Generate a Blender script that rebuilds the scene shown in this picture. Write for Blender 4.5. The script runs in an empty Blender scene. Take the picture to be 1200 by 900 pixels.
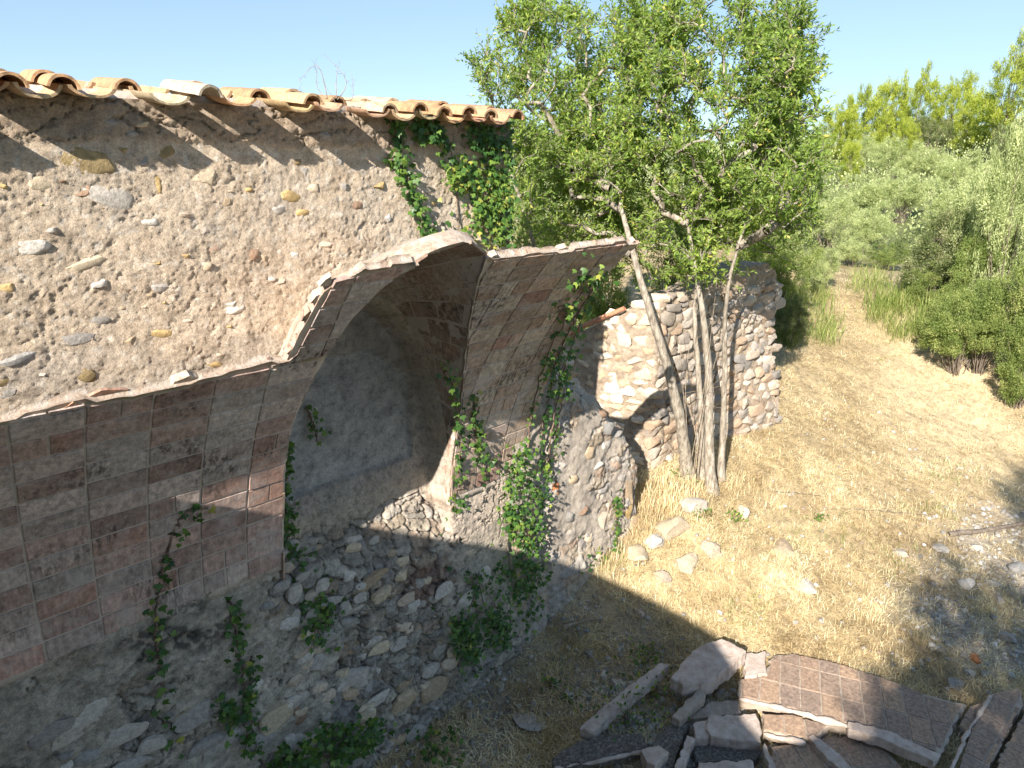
import bpy, bmesh, math, random
import numpy as np
from mathutils import Vector, Matrix
S = bpy.context.scene
COL = S.collection
# ---------------------------------------------------------------- camera (eye at the origin)
FPX = 800.0
PITCH = math.atan(255 / FPX)
AZ = math.atan(860 * math.cos(PITCH) / FPX)
cF = np.array([math.cos(AZ) * math.cos(PITCH), math.sin(AZ) * math.cos(PITCH), -math.sin(PITCH)])
cR = np.array([math.sin(AZ), -math.cos(AZ), 0.0])
cU = np.cross(cR, cF)
cam = bpy.data.cameras.new('camera')
camo = bpy.data.objects.new('camera', cam)
COL.objects.link(camo)
cam.sensor_width = 36; cam.lens = 24; cam.clip_start = .05; cam.clip_end = 3000
camo.matrix_world = Matrix(((cR[0], cU[0], -cF[0], 0), (cR[1], cU[1], -cF[1], 0), (cR[2], cU[2], -cF[2], 0), (0, 0, 0, 1)))
S.camera = camo
# ---------------------------------------------------------------- light
LD = Vector((2.54, 1.0, -1.64))                     # direction in which the sunlight travels
w = bpy.data.worlds.new('World'); S.world = w; w.use_nodes = True
nt = w.node_tree
bg = nt.nodes['Background']; sky = nt.nodes.new('ShaderNodeTexSky')
sky.sky_type = 'NISHITA'; sky.sun_disc = False
sky.sun_elevation = math.radians(31); sky.sun_rotation = math.atan2(-LD.x, -LD.y) % (2 * math.pi)
sky.air_density = 1.0; sky.dust_density = 0.; sky.ozone_density = 2.2; sky.altitude = 2500
gm_ = nt.nodes.new('ShaderNodeGamma'); gm_.inputs[1].default_value = .5
hs_ = nt.nodes.new('ShaderNodeHueSaturation'); hs_.inputs['Saturation'].default_value = 1.0
tn_ = nt.nodes.new('ShaderNodeMix'); tn_.data_type = 'RGBA'; tn_.blend_type = 'MULTIPLY'; tn_.inputs[0].default_value = 1; tn_.inputs[7].default_value = (.73, .85, .95, 1)
nt.links.new(sky.outputs[0], gm_.inputs[0]); nt.links.new(gm_.outputs[0], hs_.inputs['Color']); nt.links.new(hs_.outputs[0], tn_.inputs[6]); nt.links.new(tn_.outputs[2], bg.inputs[0])
bg.inputs[1].default_value = .15
sun = bpy.data.lights.new('sun', 'SUN'); sun.energy = 3.9; sun.angle = math.radians(.5); sun.color = (1, .92, .82)
suno = bpy.data.objects.new('sun', sun); COL.objects.link(suno)
suno.rotation_euler = LD.to_track_quat('-Z', 'Y').to_euler()
S.view_settings.view_transform = 'Standard'; S.view_settings.look = 'None'
S.view_settings.exposure = 1.62; S.view_settings.gamma = 1
S.view_settings.use_curve_mapping = False
# ---------------------------------------------------------------- surveying helpers (photo ray meets a real surface)
def ray(x, y): return cF * FPX + cR * (x - 600) - cU * (y - 450)
def atY(x, y, Y): d = ray(x, y); return d * Y / d[1]
def atZ(x, y, Z): d = ray(x, y); return d * Z / d[2]
def atR(x, y, r): d = ray(x, y); return d * r / math.hypot(d[0], d[1])
D = 4.1; Z0 = -2.65
def prof(h): h = np.maximum(h, 0); return .11 * h + .20 * h * h
def dprof(h): return np.where(np.asarray(h) > 0, .11 + .40 * np.asarray(h), 0.)
def vpt(X, h, off=0.):           # a point on the vault soffit, off > 0 towards the room
    s = float(dprof(h)); n = math.hypot(1, s)
    return np.array([X, D - float(prof(h)) - off / n, Z0 + h - off * s / n])
def onV(x, y, off=0.):
    d = ray(x, y); d = d / np.linalg.norm(d); t = .5
    while t < 30 and d[1] * t < D - float(prof(d[2] * t - Z0)) - off: t += .01
    return d * t
# ---------------------------------------------------------------- noise
_rs = np.random.RandomState(7)
PERM = _rs.permutation(4096)
G3 = _rs.normal(size=(4096, 3)); G3 /= np.linalg.norm(G3, axis=1)[:, None]
def hsh(i, j, k): return PERM[(PERM[(PERM[i & 4095] + j) & 4095] + k) & 4095]
def pnoise(x, y, z=0.):
    x, y, z = np.broadcast_arrays(np.asarray(x, float), np.asarray(y, float), np.asarray(z, float))
    xi = np.floor(x).astype(int); yi = np.floor(y).astype(int); zi = np.floor(z).astype(int)
    xf = x - xi; yf = y - yi; zf = z - zi
    u = xf ** 3 * (xf * (xf * 6 - 15) + 10); v = yf ** 3 * (yf * (yf * 6 - 15) + 10); q = zf ** 3 * (zf * (zf * 6 - 15) + 10)
    r = 0.
    for a in (0, 1):
        for b in (0, 1):
            for c in (0, 1):
                g = G3[hsh(xi + a, yi + b, zi + c)]
                r = r + (g[..., 0] * (xf - a) + g[..., 1] * (yf - b) + g[..., 2] * (zf - c)) * (u if a else 1 - u) * (v if b else 1 - v) * (q if c else 1 - q)
    return r * 1.6
def fbm(x, y, z=0., o=4, g=.5):
    r = 0.; a = 1.; f = 1.; t = 0.
    for i in range(o):
        r = r + a * pnoise(x * f + 17.3 * i, y * f + 5.1 * i, z * f); t += a; a *= g; f *= 2.03
    return r / t * 1.5
def worley(x, y, jit=.9, seed=0):
    xi = np.floor(x).astype(int); yi = np.floor(y).astype(int)
    f1 = np.full(x.shape, 9.); f2 = np.full(x.shape, 9.); cid = np.zeros(x.shape, int)
    for a in (-1, 0, 1):
        for b in (-1, 0, 1):
            h = hsh(xi + a, yi + b, np.full_like(xi, seed))
            px = xi + a + .5 + jit * ((h & 63) / 63. - .5); py = yi + b + .5 + jit * (((h >> 6) & 63) / 63. - .5)
            d = np.hypot(px - x, py - y); m = d < f1
            f2 = np.where(m, f1, np.minimum(f2, d)); cid = np.where(m, h, cid); f1 = np.where(m, d, f1)
    return f1, f2, cid
def sstep(a, b, x): t = np.clip((x - a) / (b - a), 0, 1); return t * t * (3 - 2 * t)
def lerp(a, b, t): return a + (b - a) * t
# ---------------------------------------------------------------- meshes and objects
def mesh_from(name, V, Fq, mat, smooth=False, attr=None, colr=None):
    V = np.asarray(V, np.float32).reshape(-1, 3)
    me = bpy.data.meshes.new(name)
    Fq = np.asarray(Fq, np.int32); nf, k = Fq.shape
    me.vertices.add(len(V)); me.vertices.foreach_set('co', V.ravel())
    me.loops.add(nf * k); me.loops.foreach_set('vertex_index', Fq.ravel())
    me.polygons.add(nf); me.polygons.foreach_set('loop_start', np.arange(0, nf * k, k, dtype=np.int32))
    me.polygons.foreach_set('loop_total', np.full(nf, k, np.int32))
    if smooth: me.polygons.foreach_set('use_smooth', np.ones(nf, bool))
    me.update(calc_edges=True)
    if attr is not None:
        a = me.attributes.new('v', 'FLOAT', 'POINT'); a.data.foreach_set('value', np.asarray(attr, np.float32).ravel())
    if colr is not None:
        a = me.attributes.new('alb', 'FLOAT_COLOR', 'POINT')
        c = np.ones((len(V), 4), np.float32); c[:, :3] = np.clip(np.asarray(colr).reshape(-1, 3), 0, 1); a.data.foreach_set('color', c.ravel())
    me.materials.append(mat)
    return me
def grid_faces(n, m, off=0):
    i = np.arange(n - 1)[:, None]; j = np.arange(m - 1)[None]
    a = (i * m + j + off).ravel()
    return np.stack([a, a + m, a + m + 1, a + 1], 1)
def obj(name, me, parent=None, **kw):
    o = bpy.data.objects.new(name, me); COL.objects.link(o)
    if parent: o.parent = parent
    for k, v in kw.items():
        o[k] = v
    return o
def tag(o, label, cat, group=None):
    o['label'] = label; o['category'] = cat
    if group: o['group'] = group
    return o
def thing(name, label, cat, group=None, loc=None):
    o = bpy.data.objects.new(name, None); COL.objects.link(o); o.empty_display_size = .1
    if loc is not None: o.location = loc
    return tag(o, label, cat, group)
def unloc(me, root):
    if me.users and not me.get('shifted'):
        me.transform(Matrix.Translation(-root.location)); me['shifted'] = True
class Tubes:
    def __init__(s): s.V = []; s.F = []; s.n = 0
    def add(s, pts, rad, k=6):
        pts = np.asarray(pts, float); m = len(pts)
        if m < 2: return
        rad = np.broadcast_to(np.asarray(rad, float), (m,)) if np.ndim(rad) else np.full(m, rad)
        T = np.gradient(pts, axis=0); T /= np.linalg.norm(T, axis=1)[:, None] + 1e-9
        up = np.array([.31, .17, .93]) if abs(T[0][2]) < .85 else np.array([1., .1, 0])
        A = np.cross(T, up); A /= np.linalg.norm(A, axis=1)[:, None] + 1e-9; B = np.cross(T, A)
        an = np.arange(k) * 2 * math.pi / k
        R = pts[:, None] + (A[:, None] * np.cos(an)[None, :, None] + B[:, None] * np.sin(an)[None, :, None]) * rad[:, None, None]
        s.V.append(R.reshape(-1, 3))
        i = np.arange(m - 1)[:, None]; j = np.arange(k)[None]
        a = i * k + j + s.n; b = i * k + (j + 1) % k + s.n
        s.F.append(np.stack([a.ravel(), b.ravel(), (b + k).ravel(), (a + k).ravel()], 1)); s.n += m * k
    def mesh(s, name, mat): return mesh_from(name, np.concatenate(s.V), np.concatenate(s.F), mat, True)
def frames(N, up, rng):          # random frames round directions N
    N = N / (np.linalg.norm(N, axis=1)[:, None] + 1e-9)
    r = rng.normal(size=N.shape) + up
    A = np.cross(N, r); A /= np.linalg.norm(A, axis=1)[:, None] + 1e-9
    return A, np.cross(N, A), N
def scatter(tv, tf, P, X, Y, Z, size):
    tv = np.asarray(tv, float); tf = np.asarray(tf, int)
    V = P[:, None] + (X[:, None] * tv[None, :, 0:1] + Y[:, None] * tv[None, :, 1:2] + Z[:, None] * tv[None, :, 2:3]) * size[:, None, None]
    F = tf[None] + (np.arange(len(P)) * len(tv))[:, None, None]
    return V.reshape(-1, 3), F.reshape(-1, tf.shape[1])
LEAF_V = [(0, 0, 0), (.5, -.17, .03), (1, 0, -.08), (.5, .17, .03)]; LEAF_F = [(0, 1, 2, 3)]
IVY_V = [(0, 0, 0), (.12, -.42, .0), (.45, -.5, -.08), (.5, -.2, .02), (1, 0, -.12), (.5, .2, .02), (.45, .5, -.08), (.12, .42, 0)]
IVY_F = [(0, 1, 2, 3), (0, 3, 4, 5), (0, 5, 6, 7)]
# ---------------------------------------------------------------- materials
def newmat(name):
    m = bpy.data.materials.new(name); m.use_nodes = True
    t = m.node_tree; b = t.nodes['Principled BSDF']; b.inputs['Roughness'].default_value = .9
    b.inputs['Specular IOR Level'].default_value = .25
    return m, t, b
class NB:
    def __init__(s, t): s.t = t; s.tc = t.nodes.new('ShaderNodeTexCoord')
    def nd(s, ty, **kw):
        n = s.t.nodes.new(ty)
        for k, v in kw.items(): setattr(n, k, v)
        return n
    def lk(s, a, b): s.t.links.new(a, b)
    def noise(s, scale, detail=4, rough=.6, stretch=None, coord='Object', dist=0.):
        n = s.nd('ShaderNodeTexNoise'); n.inputs['Scale'].default_value = scale; n.inputs['Detail'].default_value = detail
        n.inputs['Roughness'].default_value = rough; n.inputs['Distortion'].default_value = dist
        if coord == 'World':
            g = s.nd('ShaderNodeNewGeometry'); src = g.outputs['Position']
        else: src = s.tc.outputs[coord]
        if stretch:
            mp = s.nd('ShaderNodeMapping'); mp.inputs['Scale'].default_value = stretch; s.lk(src, mp.inputs[0]); src = mp.outputs[0]
        s.lk(src, n.inputs['Vector']); return n.outputs['Fac']
    def ramp(s, fac, stops):
        r = s.nd('ShaderNodeValToRGB'); e = r.color_ramp.elements
        while len(e) < len(stops): e.new(.5)
        for q, (p, c) in zip(e, stops):
            q.position = p; q.color = (c, c, c, 1) if np.ndim(c) == 0 else (*c, 1)
        s.lk(fac, r.inputs[0]); return r.outputs[0]
    def mix(s, fac, a, b, mode='MIX'):
        n = s.nd('ShaderNodeMix', data_type='RGBA', blend_type=mode)
        for sock, v in ((n.inputs[0], fac), (n.inputs[6], a), (n.inputs[7], b)):
            if hasattr(v, 'is_linked') or hasattr(v, 'links'): s.lk(v, sock)
            elif np.ndim(v) == 0: sock.default_value = v if sock == n.inputs[0] else (v, v, v, 1)
            else: sock.default_value = (*v, 1)
        return n.outputs[2]
    def bump(s, b, h, dist=.01, strength=1.):
        n = s.nd('ShaderNodeBump'); n.inputs['Distance'].default_value = dist; n.inputs['Strength'].default_value = strength
        s.lk(h, n.inputs['Height']); s.lk(n.outputs[0], b.inputs['Normal'])
    def attr(s, name): n = s.nd('ShaderNodeAttribute'); n.attribute_name = name; return n
    def ocol(s): return s.nd('ShaderNodeObjectInfo').outputs['Color']
def mat_albedo(name, fine=60, amt=.35, bd=.006, bs=.9):      # albedo per vertex, fine grain here
    m, t, b = newmat(name); n = NB(t)
    c = n.attr('alb').outputs['Color']
    a = n.ramp(n.noise(fine, 6, .72, coord='World'), [(.3, 1 - amt), (.7, 1 + amt * .6)])
    a2 = n.ramp(n.noise(fine * .22, 7, .75, coord='World'), [(.34, 1 - amt * 1.1), (.5, 1.), (.66, 1 + amt * .5)])
    x = n.mix(1., c, a, 'MULTIPLY'); x = n.mix(1., x, a2, 'MULTIPLY')
    n.lk(x, b.inputs['Base Color']); n.bump(b, n.noise(fine * 1.3, 8, .75, coord='World'), bd, bs); return m
def mat_objcol(name, fine=30, amt=.4, bd=.006, spots=None, rough=.9, stretch=None, dark=None):
    m, t, b = newmat(name); n = NB(t); b.inputs['Roughness'].default_value = rough
    c = n.ocol()
    a = n.ramp(n.noise(fine, 6, .7, coord='World'), [(.28, 1 - amt), (.72, 1 + amt * .5)])
    x = n.mix(1., c, a, 'MULTIPLY')
    if spots:
        f = n.ramp(n.noise(fine * .4, 5, .7, coord='World', dist=.6), [(spots[0], 0.), (spots[0] + .12, 1.)])
        x = n.mix(f, x, spots[1])
    if dark:
        f = n.ramp(n.noise(5, 6, .7, stretch=stretch or (6, 6, .6), coord='World'), [(dark[0], 0.), (dark[0] + .14, dark[2])])
        x = n.mix(f, x, dark[1])
    n.lk(x, b.inputs['Base Color']); n.bump(b, n.noise(fine * 1.6, 7, .7, coord='World'), bd); return m
def mat_leaf(name, stops, trans=.45, rough=.55):
    m, t, b = newmat(name); n = NB(t); b.inputs['Roughness'].default_value = rough; b.inputs['Specular IOR Level'].default_value = .35
    c = n.ramp(n.attr('v').outputs['Fac'], stops)
    n.lk(c, b.inputs['Base Color'])
    tr = n.nd('ShaderNodeBsdfTranslucent'); n.lk(n.mix(1., c, (1.25, 1.3, .6), 'MULTIPLY'), tr.inputs['Color'])
    mx = n.nd('ShaderNodeMixShader'); mx.inputs[0].default_value = trans
    n.lk(b.outputs[0], mx.inputs[1]); n.lk(tr.outputs[0], mx.inputs[2]); n.lk(mx.outputs[0], t.nodes['Material Output'].inputs[0]); return m
def mat_plain(name, stops, scale=8, detail=5, rough=.9, bd=.004, stretch=None, bscale=None, coord='World'):
    m, t, b = newmat(name); n = NB(t); b.inputs['Roughness'].default_value = rough
    n.lk(n.ramp(n.noise(scale, detail, .7, stretch, coord), stops), b.inputs['Base Color'])
    n.bump(b, n.noise(bscale or scale * 4, 7, .7, stretch, coord), bd); return m
M = dict(
    wall=mat_albedo('wall_plaster', 95, .38, .018, 1.),
    ground=mat_albedo('dry_ground', 45, .4, .012),
    stone=mat_objcol('wall_stone', 38, .42, .008, spots=(.66, (.5, .45, .38))),
    fstone=mat_objcol('field_stone', 38, .4, .008),
    brick=None,
    sbrick=mat_objcol('fallen_brick', 34, .6, .006, spots=(.63, (.30, .24, .19))),
    edge=mat_plain('broken_edge_mortar', [(.3, (.40, .27, .19)), (.45, (.50, .39, .30)), (.6, (.60, .52, .44)), (.8, (.66, .60, .53))], 16, 6, bd=.02),
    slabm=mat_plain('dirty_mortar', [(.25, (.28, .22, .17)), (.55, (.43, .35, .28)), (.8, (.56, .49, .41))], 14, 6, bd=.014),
    mortar=mat_plain('lime_mortar', [(.25, (.42, .35, .29)), (.55, (.56, .48, .41)), (.8, (.66, .59, .52))], 9, 6, bd=.008),
    mortar2=mat_plain('pale_mortar', [(.27, (.30, .235, .19)), (.5, (.46, .375, .32)), (.75, (.58, .52, .47))], 12, 6, bd=.006),
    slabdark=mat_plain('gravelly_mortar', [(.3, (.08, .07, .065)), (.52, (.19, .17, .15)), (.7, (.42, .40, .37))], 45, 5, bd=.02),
    tile=mat_objcol('roof_tile_clay', 30, .4, .004, spots=(.60, (.44, .38, .29)), dark=(.53, (.15, .10, .065), .7), stretch=(3, 1, 1)),
    bark=mat_plain('pale_bark', [(.3, (.10, .08, .06)), (.48, (.25, .215, .17)), (.66, (.44, .40, .33))], 15, 6, stretch=(2.2, 2.2, .6), bd=.006),
    bark2=mat_plain('dark_bark', [(.3, (.09, .07, .055)), (.7, (.24, .20, .16))], 10, 6, stretch=(2, 2, .6), bd=.006),
    stem=mat_plain('ivy_stem', [(.3, (.12, .08, .06)), (.7, (.26, .19, .14))], 20),
    twig=mat_plain('dry_twig', [(.3, (.18, .14, .10)), (.7, (.40, .33, .25))], 20),
    wood=mat_plain('weathered_wood', [(.3, (.30, .13, .07)), (.7, (.50, .27, .17))], 6, stretch=(1, 6, 6)),
    leaf=mat_leaf('tree_leaf', [(0, (.10, .17, .035)), (.5, (.23, .34, .07)), (.82, (.42, .50, .11)), (.93, (.55, .50, .10)), (1, (.65, .55, .14))]),
    ivy=mat_leaf('ivy_leaf', [(0, (.022, .07, .018)), (.45, (.06, .14, .03)), (.85, (.17, .27, .045)), (1, (.38, .38, .08))], .3, .42),
    pine=mat_leaf('pine_needles', [(0, (.19, .26, .04)), (.5, (.39, .45, .07)), (1, (.60, .62, .13))], .45, .7),
    olive=mat_leaf('olive_leaf', [(0, (.22, .29, .11)), (.5, (.44, .50, .23)), (1, (.66, .68, .40))], .35, .7),
    holm=mat_leaf('holm_leaf', [(0, (.06, .09, .03)), (.5, (.16, .20, .07)), (.85, (.34, .34, .18)), (1, (.46, .42, .26))], .3, .6),
    maquis=mat_leaf('scrub_leaf', [(0, (.10, .15, .04)), (.5, (.22, .29, .08)), (.88, (.40, .43, .16)), (1, (.54, .42, .24))], .4, .65),
    straw=mat_leaf('straw', [(0, (.19, .125, .06)), (.3, (.43, .32, .17)), (.7, (.70, .58, .35)), (1, (.88, .79, .57))], .2, .8),
    grass=mat_leaf('green_grass', [(0, (.08, .13, .03)), (.6, (.20, .28, .06)), (1, (.52, .50, .22))], .4, .7),
)
def mat_brick():
    m, t, b = newmat('thin_brick'); n = NB(t); c = n.ocol()
    a = n.ramp(n.noise(22, 6, .75, coord='World'), [(.3, .58), (.7, 1.3)]); x = n.mix(1., c, a, 'MULTIPLY'); vs_ = n.ramp(n.noise(9, 6, .75, (5, 5, .55), 'World'), [(.33, .62), (.5, 1.), (.68, 1.35)]); x = n.mix(1., x, vs_, 'MULTIPLY')
    f = n.ramp(n.noise(3.2, 6, .72, coord='World', dist=.8), [(.50, 0.), (.66, .5)]); x = n.mix(f, x, (.58, .52, .485))
    f = n.ramp(n.noise(4.1, 6, .7, (1, 1, 1), 'World', .4), [(.57, 0.), (.70, .4)]); x = n.mix(f, x, (.36, .20, .15))
    w1 = n.ramp(n.noise(2.2, 4, .6, coord='World'), [(.50, 0.), (.60, .9)]); w2 = n.ramp(n.noise(7, 6, .75, (5, 5, .45), 'World'), [(.45, 0.), (.60, 1.)])
    x = n.mix(n.mix(1., w1, w2, 'MULTIPLY'), x, (.085, .065, .055))
    n.lk(x, b.inputs['Base Color']); n.bump(b, n.noise(45, 8, .75, coord='World'), .007); return m
M['brick'] = mat_brick()
# ================================================================= GROUND
CP = [(-2, 3, -4.8), (0, 2, -4.72), (2.4, 3.8, -4.68), (3.54, 4.1, -4.62), (4.63, 4.1, -4.36), (5.94, 4.1, -3.90), (6.95, 3.7, -3.75), (6.4, 4.4, -3.7),
      (6.3, 3.0, -4.15), (5.3, 3.2, -4.42), (7.4, 2.7, -4.2), (9.2, 4.0, -3.6), (5.6, 2, -4.6), (4.4, 2.3, -4.66), (8.6, .75, -4.5), (6, .3, -4.66), (3, 1, -4.75),
      (11.8, 1.4, -4.25), (11.5, 3.2, -3.8), (14.6, 4.1, -3.35), (18.4, 6.4, -2.7), (14, 2, -3.7), (17, 8.3, -2.3), (13, 6, -2.9),
      (9, 7, -3.2), (6, 7, -3.4), (3, 7, -4.0), (0, -6, -5.0), (10, -8, -5.0), (-10, 0, -5.2), (20, 0, -3.6),
      (-40, -40, -7), (-40, 40, -5), (0, -60, -7), (40, -50, -5), (20, 50, 1.5)]
def hp(px, py, r): p = atR(px, py, r); CP.append((p[0], p[1], p[2]))
for q in [(950, 290, 26), (1080, 290, 27), (1020, 245, 34), (1150, 240, 34), (900, 235, 38), (1050, 195, 46), (1180, 185, 46), (960, 195, 48), (1080, 165, 62), (1200, 160, 60),
          (800, 200, 52), (1330, 180, 50), (1330, 270, 30), (1100, 170, 90), (900, 180, 90), (1300, 170, 90), (1250, 350, 17)]: hp(*q)
CP = np.array(CP)
def _U(r2): return np.where(r2 > 1e-9, .5 * r2 * np.log(np.maximum(r2, 1e-9)), 0.)
_n = len(CP); _A = np.zeros((_n + 3, _n + 3))
_A[:_n, :_n] = _U(((CP[:, None, :2] - CP[None, :, :2]) ** 2).sum(-1)) + np.eye(_n) * .02
_A[:_n, _n] = 1; _A[:_n, _n + 1:] = CP[:, :2]; _A[_n:, :_n] = _A[:_n, _n:].T
_w = np.linalg.solve(_A, np.concatenate([CP[:, 2], [0, 0, 0]]))
def gz(x, y):
    x = np.asarray(x, float); y = np.asarray(y, float)
    r = np.hypot(x, y); k = np.minimum(1, 85 / np.maximum(r, 1)); xs = x * k; ys = y * k
    z = _w[_n] + _w[_n + 1] * xs + _w[_n + 2] * ys
    for i in range(_n): z = z + _w[i] * _U((xs - CP[i, 0]) ** 2 + (ys - CP[i, 1]) ** 2)
    return z
_TT = np.concatenate([np.arange(2.5, 14, .03), np.arange(14, 70, .12)])
def ghit(px, py, off=0.):
    d = ray(px, py); d = d / np.linalg.norm(d); z = gz(d[0] * _TT, d[1] * _TT) + off; k = int(np.argmax(d[2] * _TT < z)) or len(_TT) - 1
    p = d * _TT[k]; p[2] = float(gfull(p[0], p[1])) + off; return p
def gravel_mask(x, y):           # bare gravelly dirt: near the wall foot, and lower right
    a = sstep(2.2, 1.2, np.hypot((x - 3.3) / 1.1, (y - 3.2) / .9))
    b = sstep(1.6, .7, np.hypot((x - 8.6) / 1.7, (y - .9) / .75))
    return np.clip(a + b, 0, 1) * (.6 + .8 * fbm(x * 1.3, y * 1.3, 3.))
def gdet(x, y): return .05 * fbm(x * .9, y * .9, 0, 3) + .022 * fbm(x * 4, y * 4, 1, 4) + .012 * fbm(x * 14, y * 14, 2, 3)
def gfull(x, y): return gz(x, y) + gdet(x, y)
gx = np.concatenate([-np.geomspace(900, 2, 26), np.arange(-1.5, 1, .25), np.arange(1, 12.5, .035), np.arange(12.5, 24, .14), np.geomspace(24.2, 1500, 46)])
gy = np.concatenate([-np.geomspace(900, 2, 26), np.arange(-1.5, -.2, .15), np.arange(-.2, 5.4, .035), np.arange(5.4, 12, .14), np.geomspace(12.2, 1500, 50)])
GX, GY = np.meshgrid(gx, gy, indexing='ij')
GZ = gfull(GX, GY)
gm = np.clip(gravel_mask(GX, GY), 0, 1)
q = .5 + .5 * fbm(GX * 1.6, GY * 1.6, 5., 5)
straw_c = lerp(np.array([.26, .19, .105]), np.array([.50, .40, .235]), np.clip(q, 0, 1)[..., None])
dirt_c = lerp(np.array([.25, .21, .165]), np.array([.40, .36, .30]), np.clip(.5 + .6 * fbm(GX * 6, GY * 6, 9.), 0, 1)[..., None])
gc = lerp(straw_c, dirt_c, gm[..., None])
path = sstep(1.6, .5, np.abs(GY - (1.6 + .30 * (GX - 9))) / (1. + .0 * GX)) * sstep(9, 13, GX)
gc = lerp(gc, np.array([.60, .485, .31]), (path * .7)[..., None])
far = sstep(19, 26, np.hypot(GX, GY)); gc = lerp(gc, np.array([.13, .15, .06]), far[..., None])
g = obj('ground', mesh_from('ground', np.stack([GX, GY, GZ], -1), grid_faces(*GX.shape), M['ground'], True, colr=gc), kind='structure')
# ================================================================= STONE SHAPES
def rock_mesh(name, seed, sub, mat, box=.5, cuts=9, rough=.10):
    rng = np.random.RandomState(seed); bm = bmesh.new(); bmesh.ops.create_icosphere(bm, subdivisions=sub, radius=1)
    V = np.array([v.co[:] for v in bm.verts])
    m = np.abs(V).max(1)[:, None]; V = lerp(V, V / m * .86, box)
    for _ in range(cuts):
        n = rng.normal(size=3); n /= np.linalg.norm(n); d = rng.uniform(.58, .84)
        V -= np.maximum(0, V @ n - d)[:, None] * n
    V *= (1 + rough * fbm(V[:, 0] * 1.7 + seed, V[:, 1] * 1.7, V[:, 2] * 1.7, 3))[:, None]
    V /= np.abs(V).max(0)[None]
    for v, c in zip(bm.verts, V): v.co = c
    me = bpy.data.meshes.new(name); bm.to_mesh(me); bm.free(); me.materials.append(mat)
    me.polygons.foreach_set('use_smooth', np.ones(len(me.polygons), bool))
    try: me.set_sharp_from_angle(angle=math.radians(38))
    except Exception: pass
    return me
WS = [rock_mesh('wall_stone', i, 2 if i < 6 else 3, M['stone'], .55 if i % 2 else .25, 10) for i in range(12)]
FS = [rock_mesh('field_stone', 40 + i, 3, M['fstone'], .45, 16, .2) for i in range(8)]
BS = [rock_mesh('rubble_stone', 70 + i, 3, M['stone'], .85, 13, .13) for i in range(12)]
PAL = dict(ochre=(.50, .36, .17), dochre=(.33, .25, .13), grey=(.38, .35, .315), lgrey=(.50, .455, .40), white=(.62, .575, .51), cream=(.60, .50, .36), brown=(.33, .22, .15),
           pink=(.46, .33, .25), tan=(.48, .37, .25), blue=(.37, .355, .33), dark=(.17, .15, .13), sand=(.60, .49, .38), rust=(.45, .19, .08))
def put_stone(parent, p, sx, sy, sz, rot, c, rng, lib=WS, name='stone'):
    o = obj(name, lib[rng.randint(len(lib))], parent)
    o.location = Vector(p) - (parent.location if parent else Vector()); o.scale = (sx, sy, sz)
    o.rotation_euler = rot; k = rng.uniform(.85, 1.15)
    o.color = (c[0] * k, c[1] * k, c[2] * k, 1); return o
# ================================================================= MAIN WALL
XE = 3.97
def wall_base(X, Z):
    """Y of the wall face before roughness."""
    Y = np.full(X.shape, D)
    # pocket under the lunette, with a sloping rubble sill below
    cx, hw = 2.51, .76
    h = Z - Z0
    arch = np.where(h > .05, 1.72 * np.sqrt(np.clip(1 - ((X - cx) / hw) ** 2, 0, 1)) - h, 1.)
    inx = sstep(hw + .02, hw - .02, np.abs(X - cx))
    rec = inx * sstep(-.05, .05, arch)
    rec = rec * 1.
    depth = .27 * sstep(-.55, .10, h)
    Y = Y + rec * depth
    # smooth grey panel pushed in a little more
    pan = sstep(.64, .61, np.abs(X - 2.47)) * sstep(.30, .34, h) * sstep(1.36, 1.30, h + .9 * np.maximum(0, np.abs(X - 2.47) - .3))
    Y = Y + pan * .05
    # foot of the wall leans out
    Y = Y - .16 * sstep(-.5, -2.1, h) - .05 * fbm(X * 1.1, Z * 1.1, 4., 2) * sstep(0, -.8, h)
    return Y, pan, rec
wx = np.arange(-1.6, XE + .001, .0085); wz = np.arange(-5.1, .335, .0085)
WX, WZ = np.meshgrid(wx, wz, indexing='ij'); H = WZ - Z0
WY, PAN, REC = wall_base(WX, WZ)
lower = sstep(.08, -.10, H + .06 * fbm(WX * 4, WZ * 4, 7.))          # below the springing
# rubble shows where the render has fallen: middle and foot
f1, f2, cid = worley(WX / .16 + .55 * fbm(WX * 6, WZ * 6, 1), WZ / .10 + .25 * WX + .5 * fbm(WX * 6, WZ * 6, 8), 1., 3)
edge = sstep(.0, .16, f2 - f1)
rub = lower * sstep(.10, .26, fbm(WX * 1.9 + 3, WZ * 1.9, 11., 4) + .75 * sstep(1.6, 2.2, WX) * sstep(3.35 + .12 * fbm(WX * 0, WZ * 3, 4.), 3.0, WX) + .85 * sstep(-1.3, -1.75, H) * 1.0 - .24)
rub = np.maximum(rub, .8 * lower * sstep(1.75, 1.9, WX) * sstep(3.2, 3.0, WX) * sstep(-.85, -.55, H))
rough = .007 * fbm(WX * 9, WZ * 9, 2., 6, .72) + .0075 * np.abs(fbm(WX * 21, WZ * 21, 3., 4, .75)) - .006 * sstep(.22, .4, fbm(WX * 17, WZ * 17, 20., 4, .65)) * sstep(-.2, .3, fbm(WX * 2.5, WZ * 2.5, 21., 2)) + .014 * fbm(WX * 1.8, WZ * 2.2, 6., 3)
upper_amt = np.where(H > 0, 1.25, 1.35) * (1 - .75 * PAN)
crk = sstep(.022, .0, np.abs(fbm(WX * 2.6, WZ * 3.4, 90., 4, .6))) * sstep(.05, -.1, H) * sstep(-.2, .2, fbm(WX * 1.2, WZ * 1.2, 91., 2))
ledge = fbm(WX * 5 + 2 * WZ, WZ * 9 - 3 * WX, 92., 4, .6) * sstep(.05, -.15, H) * (1 - .8 * sstep(3.0, 3.35, WX))
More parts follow.
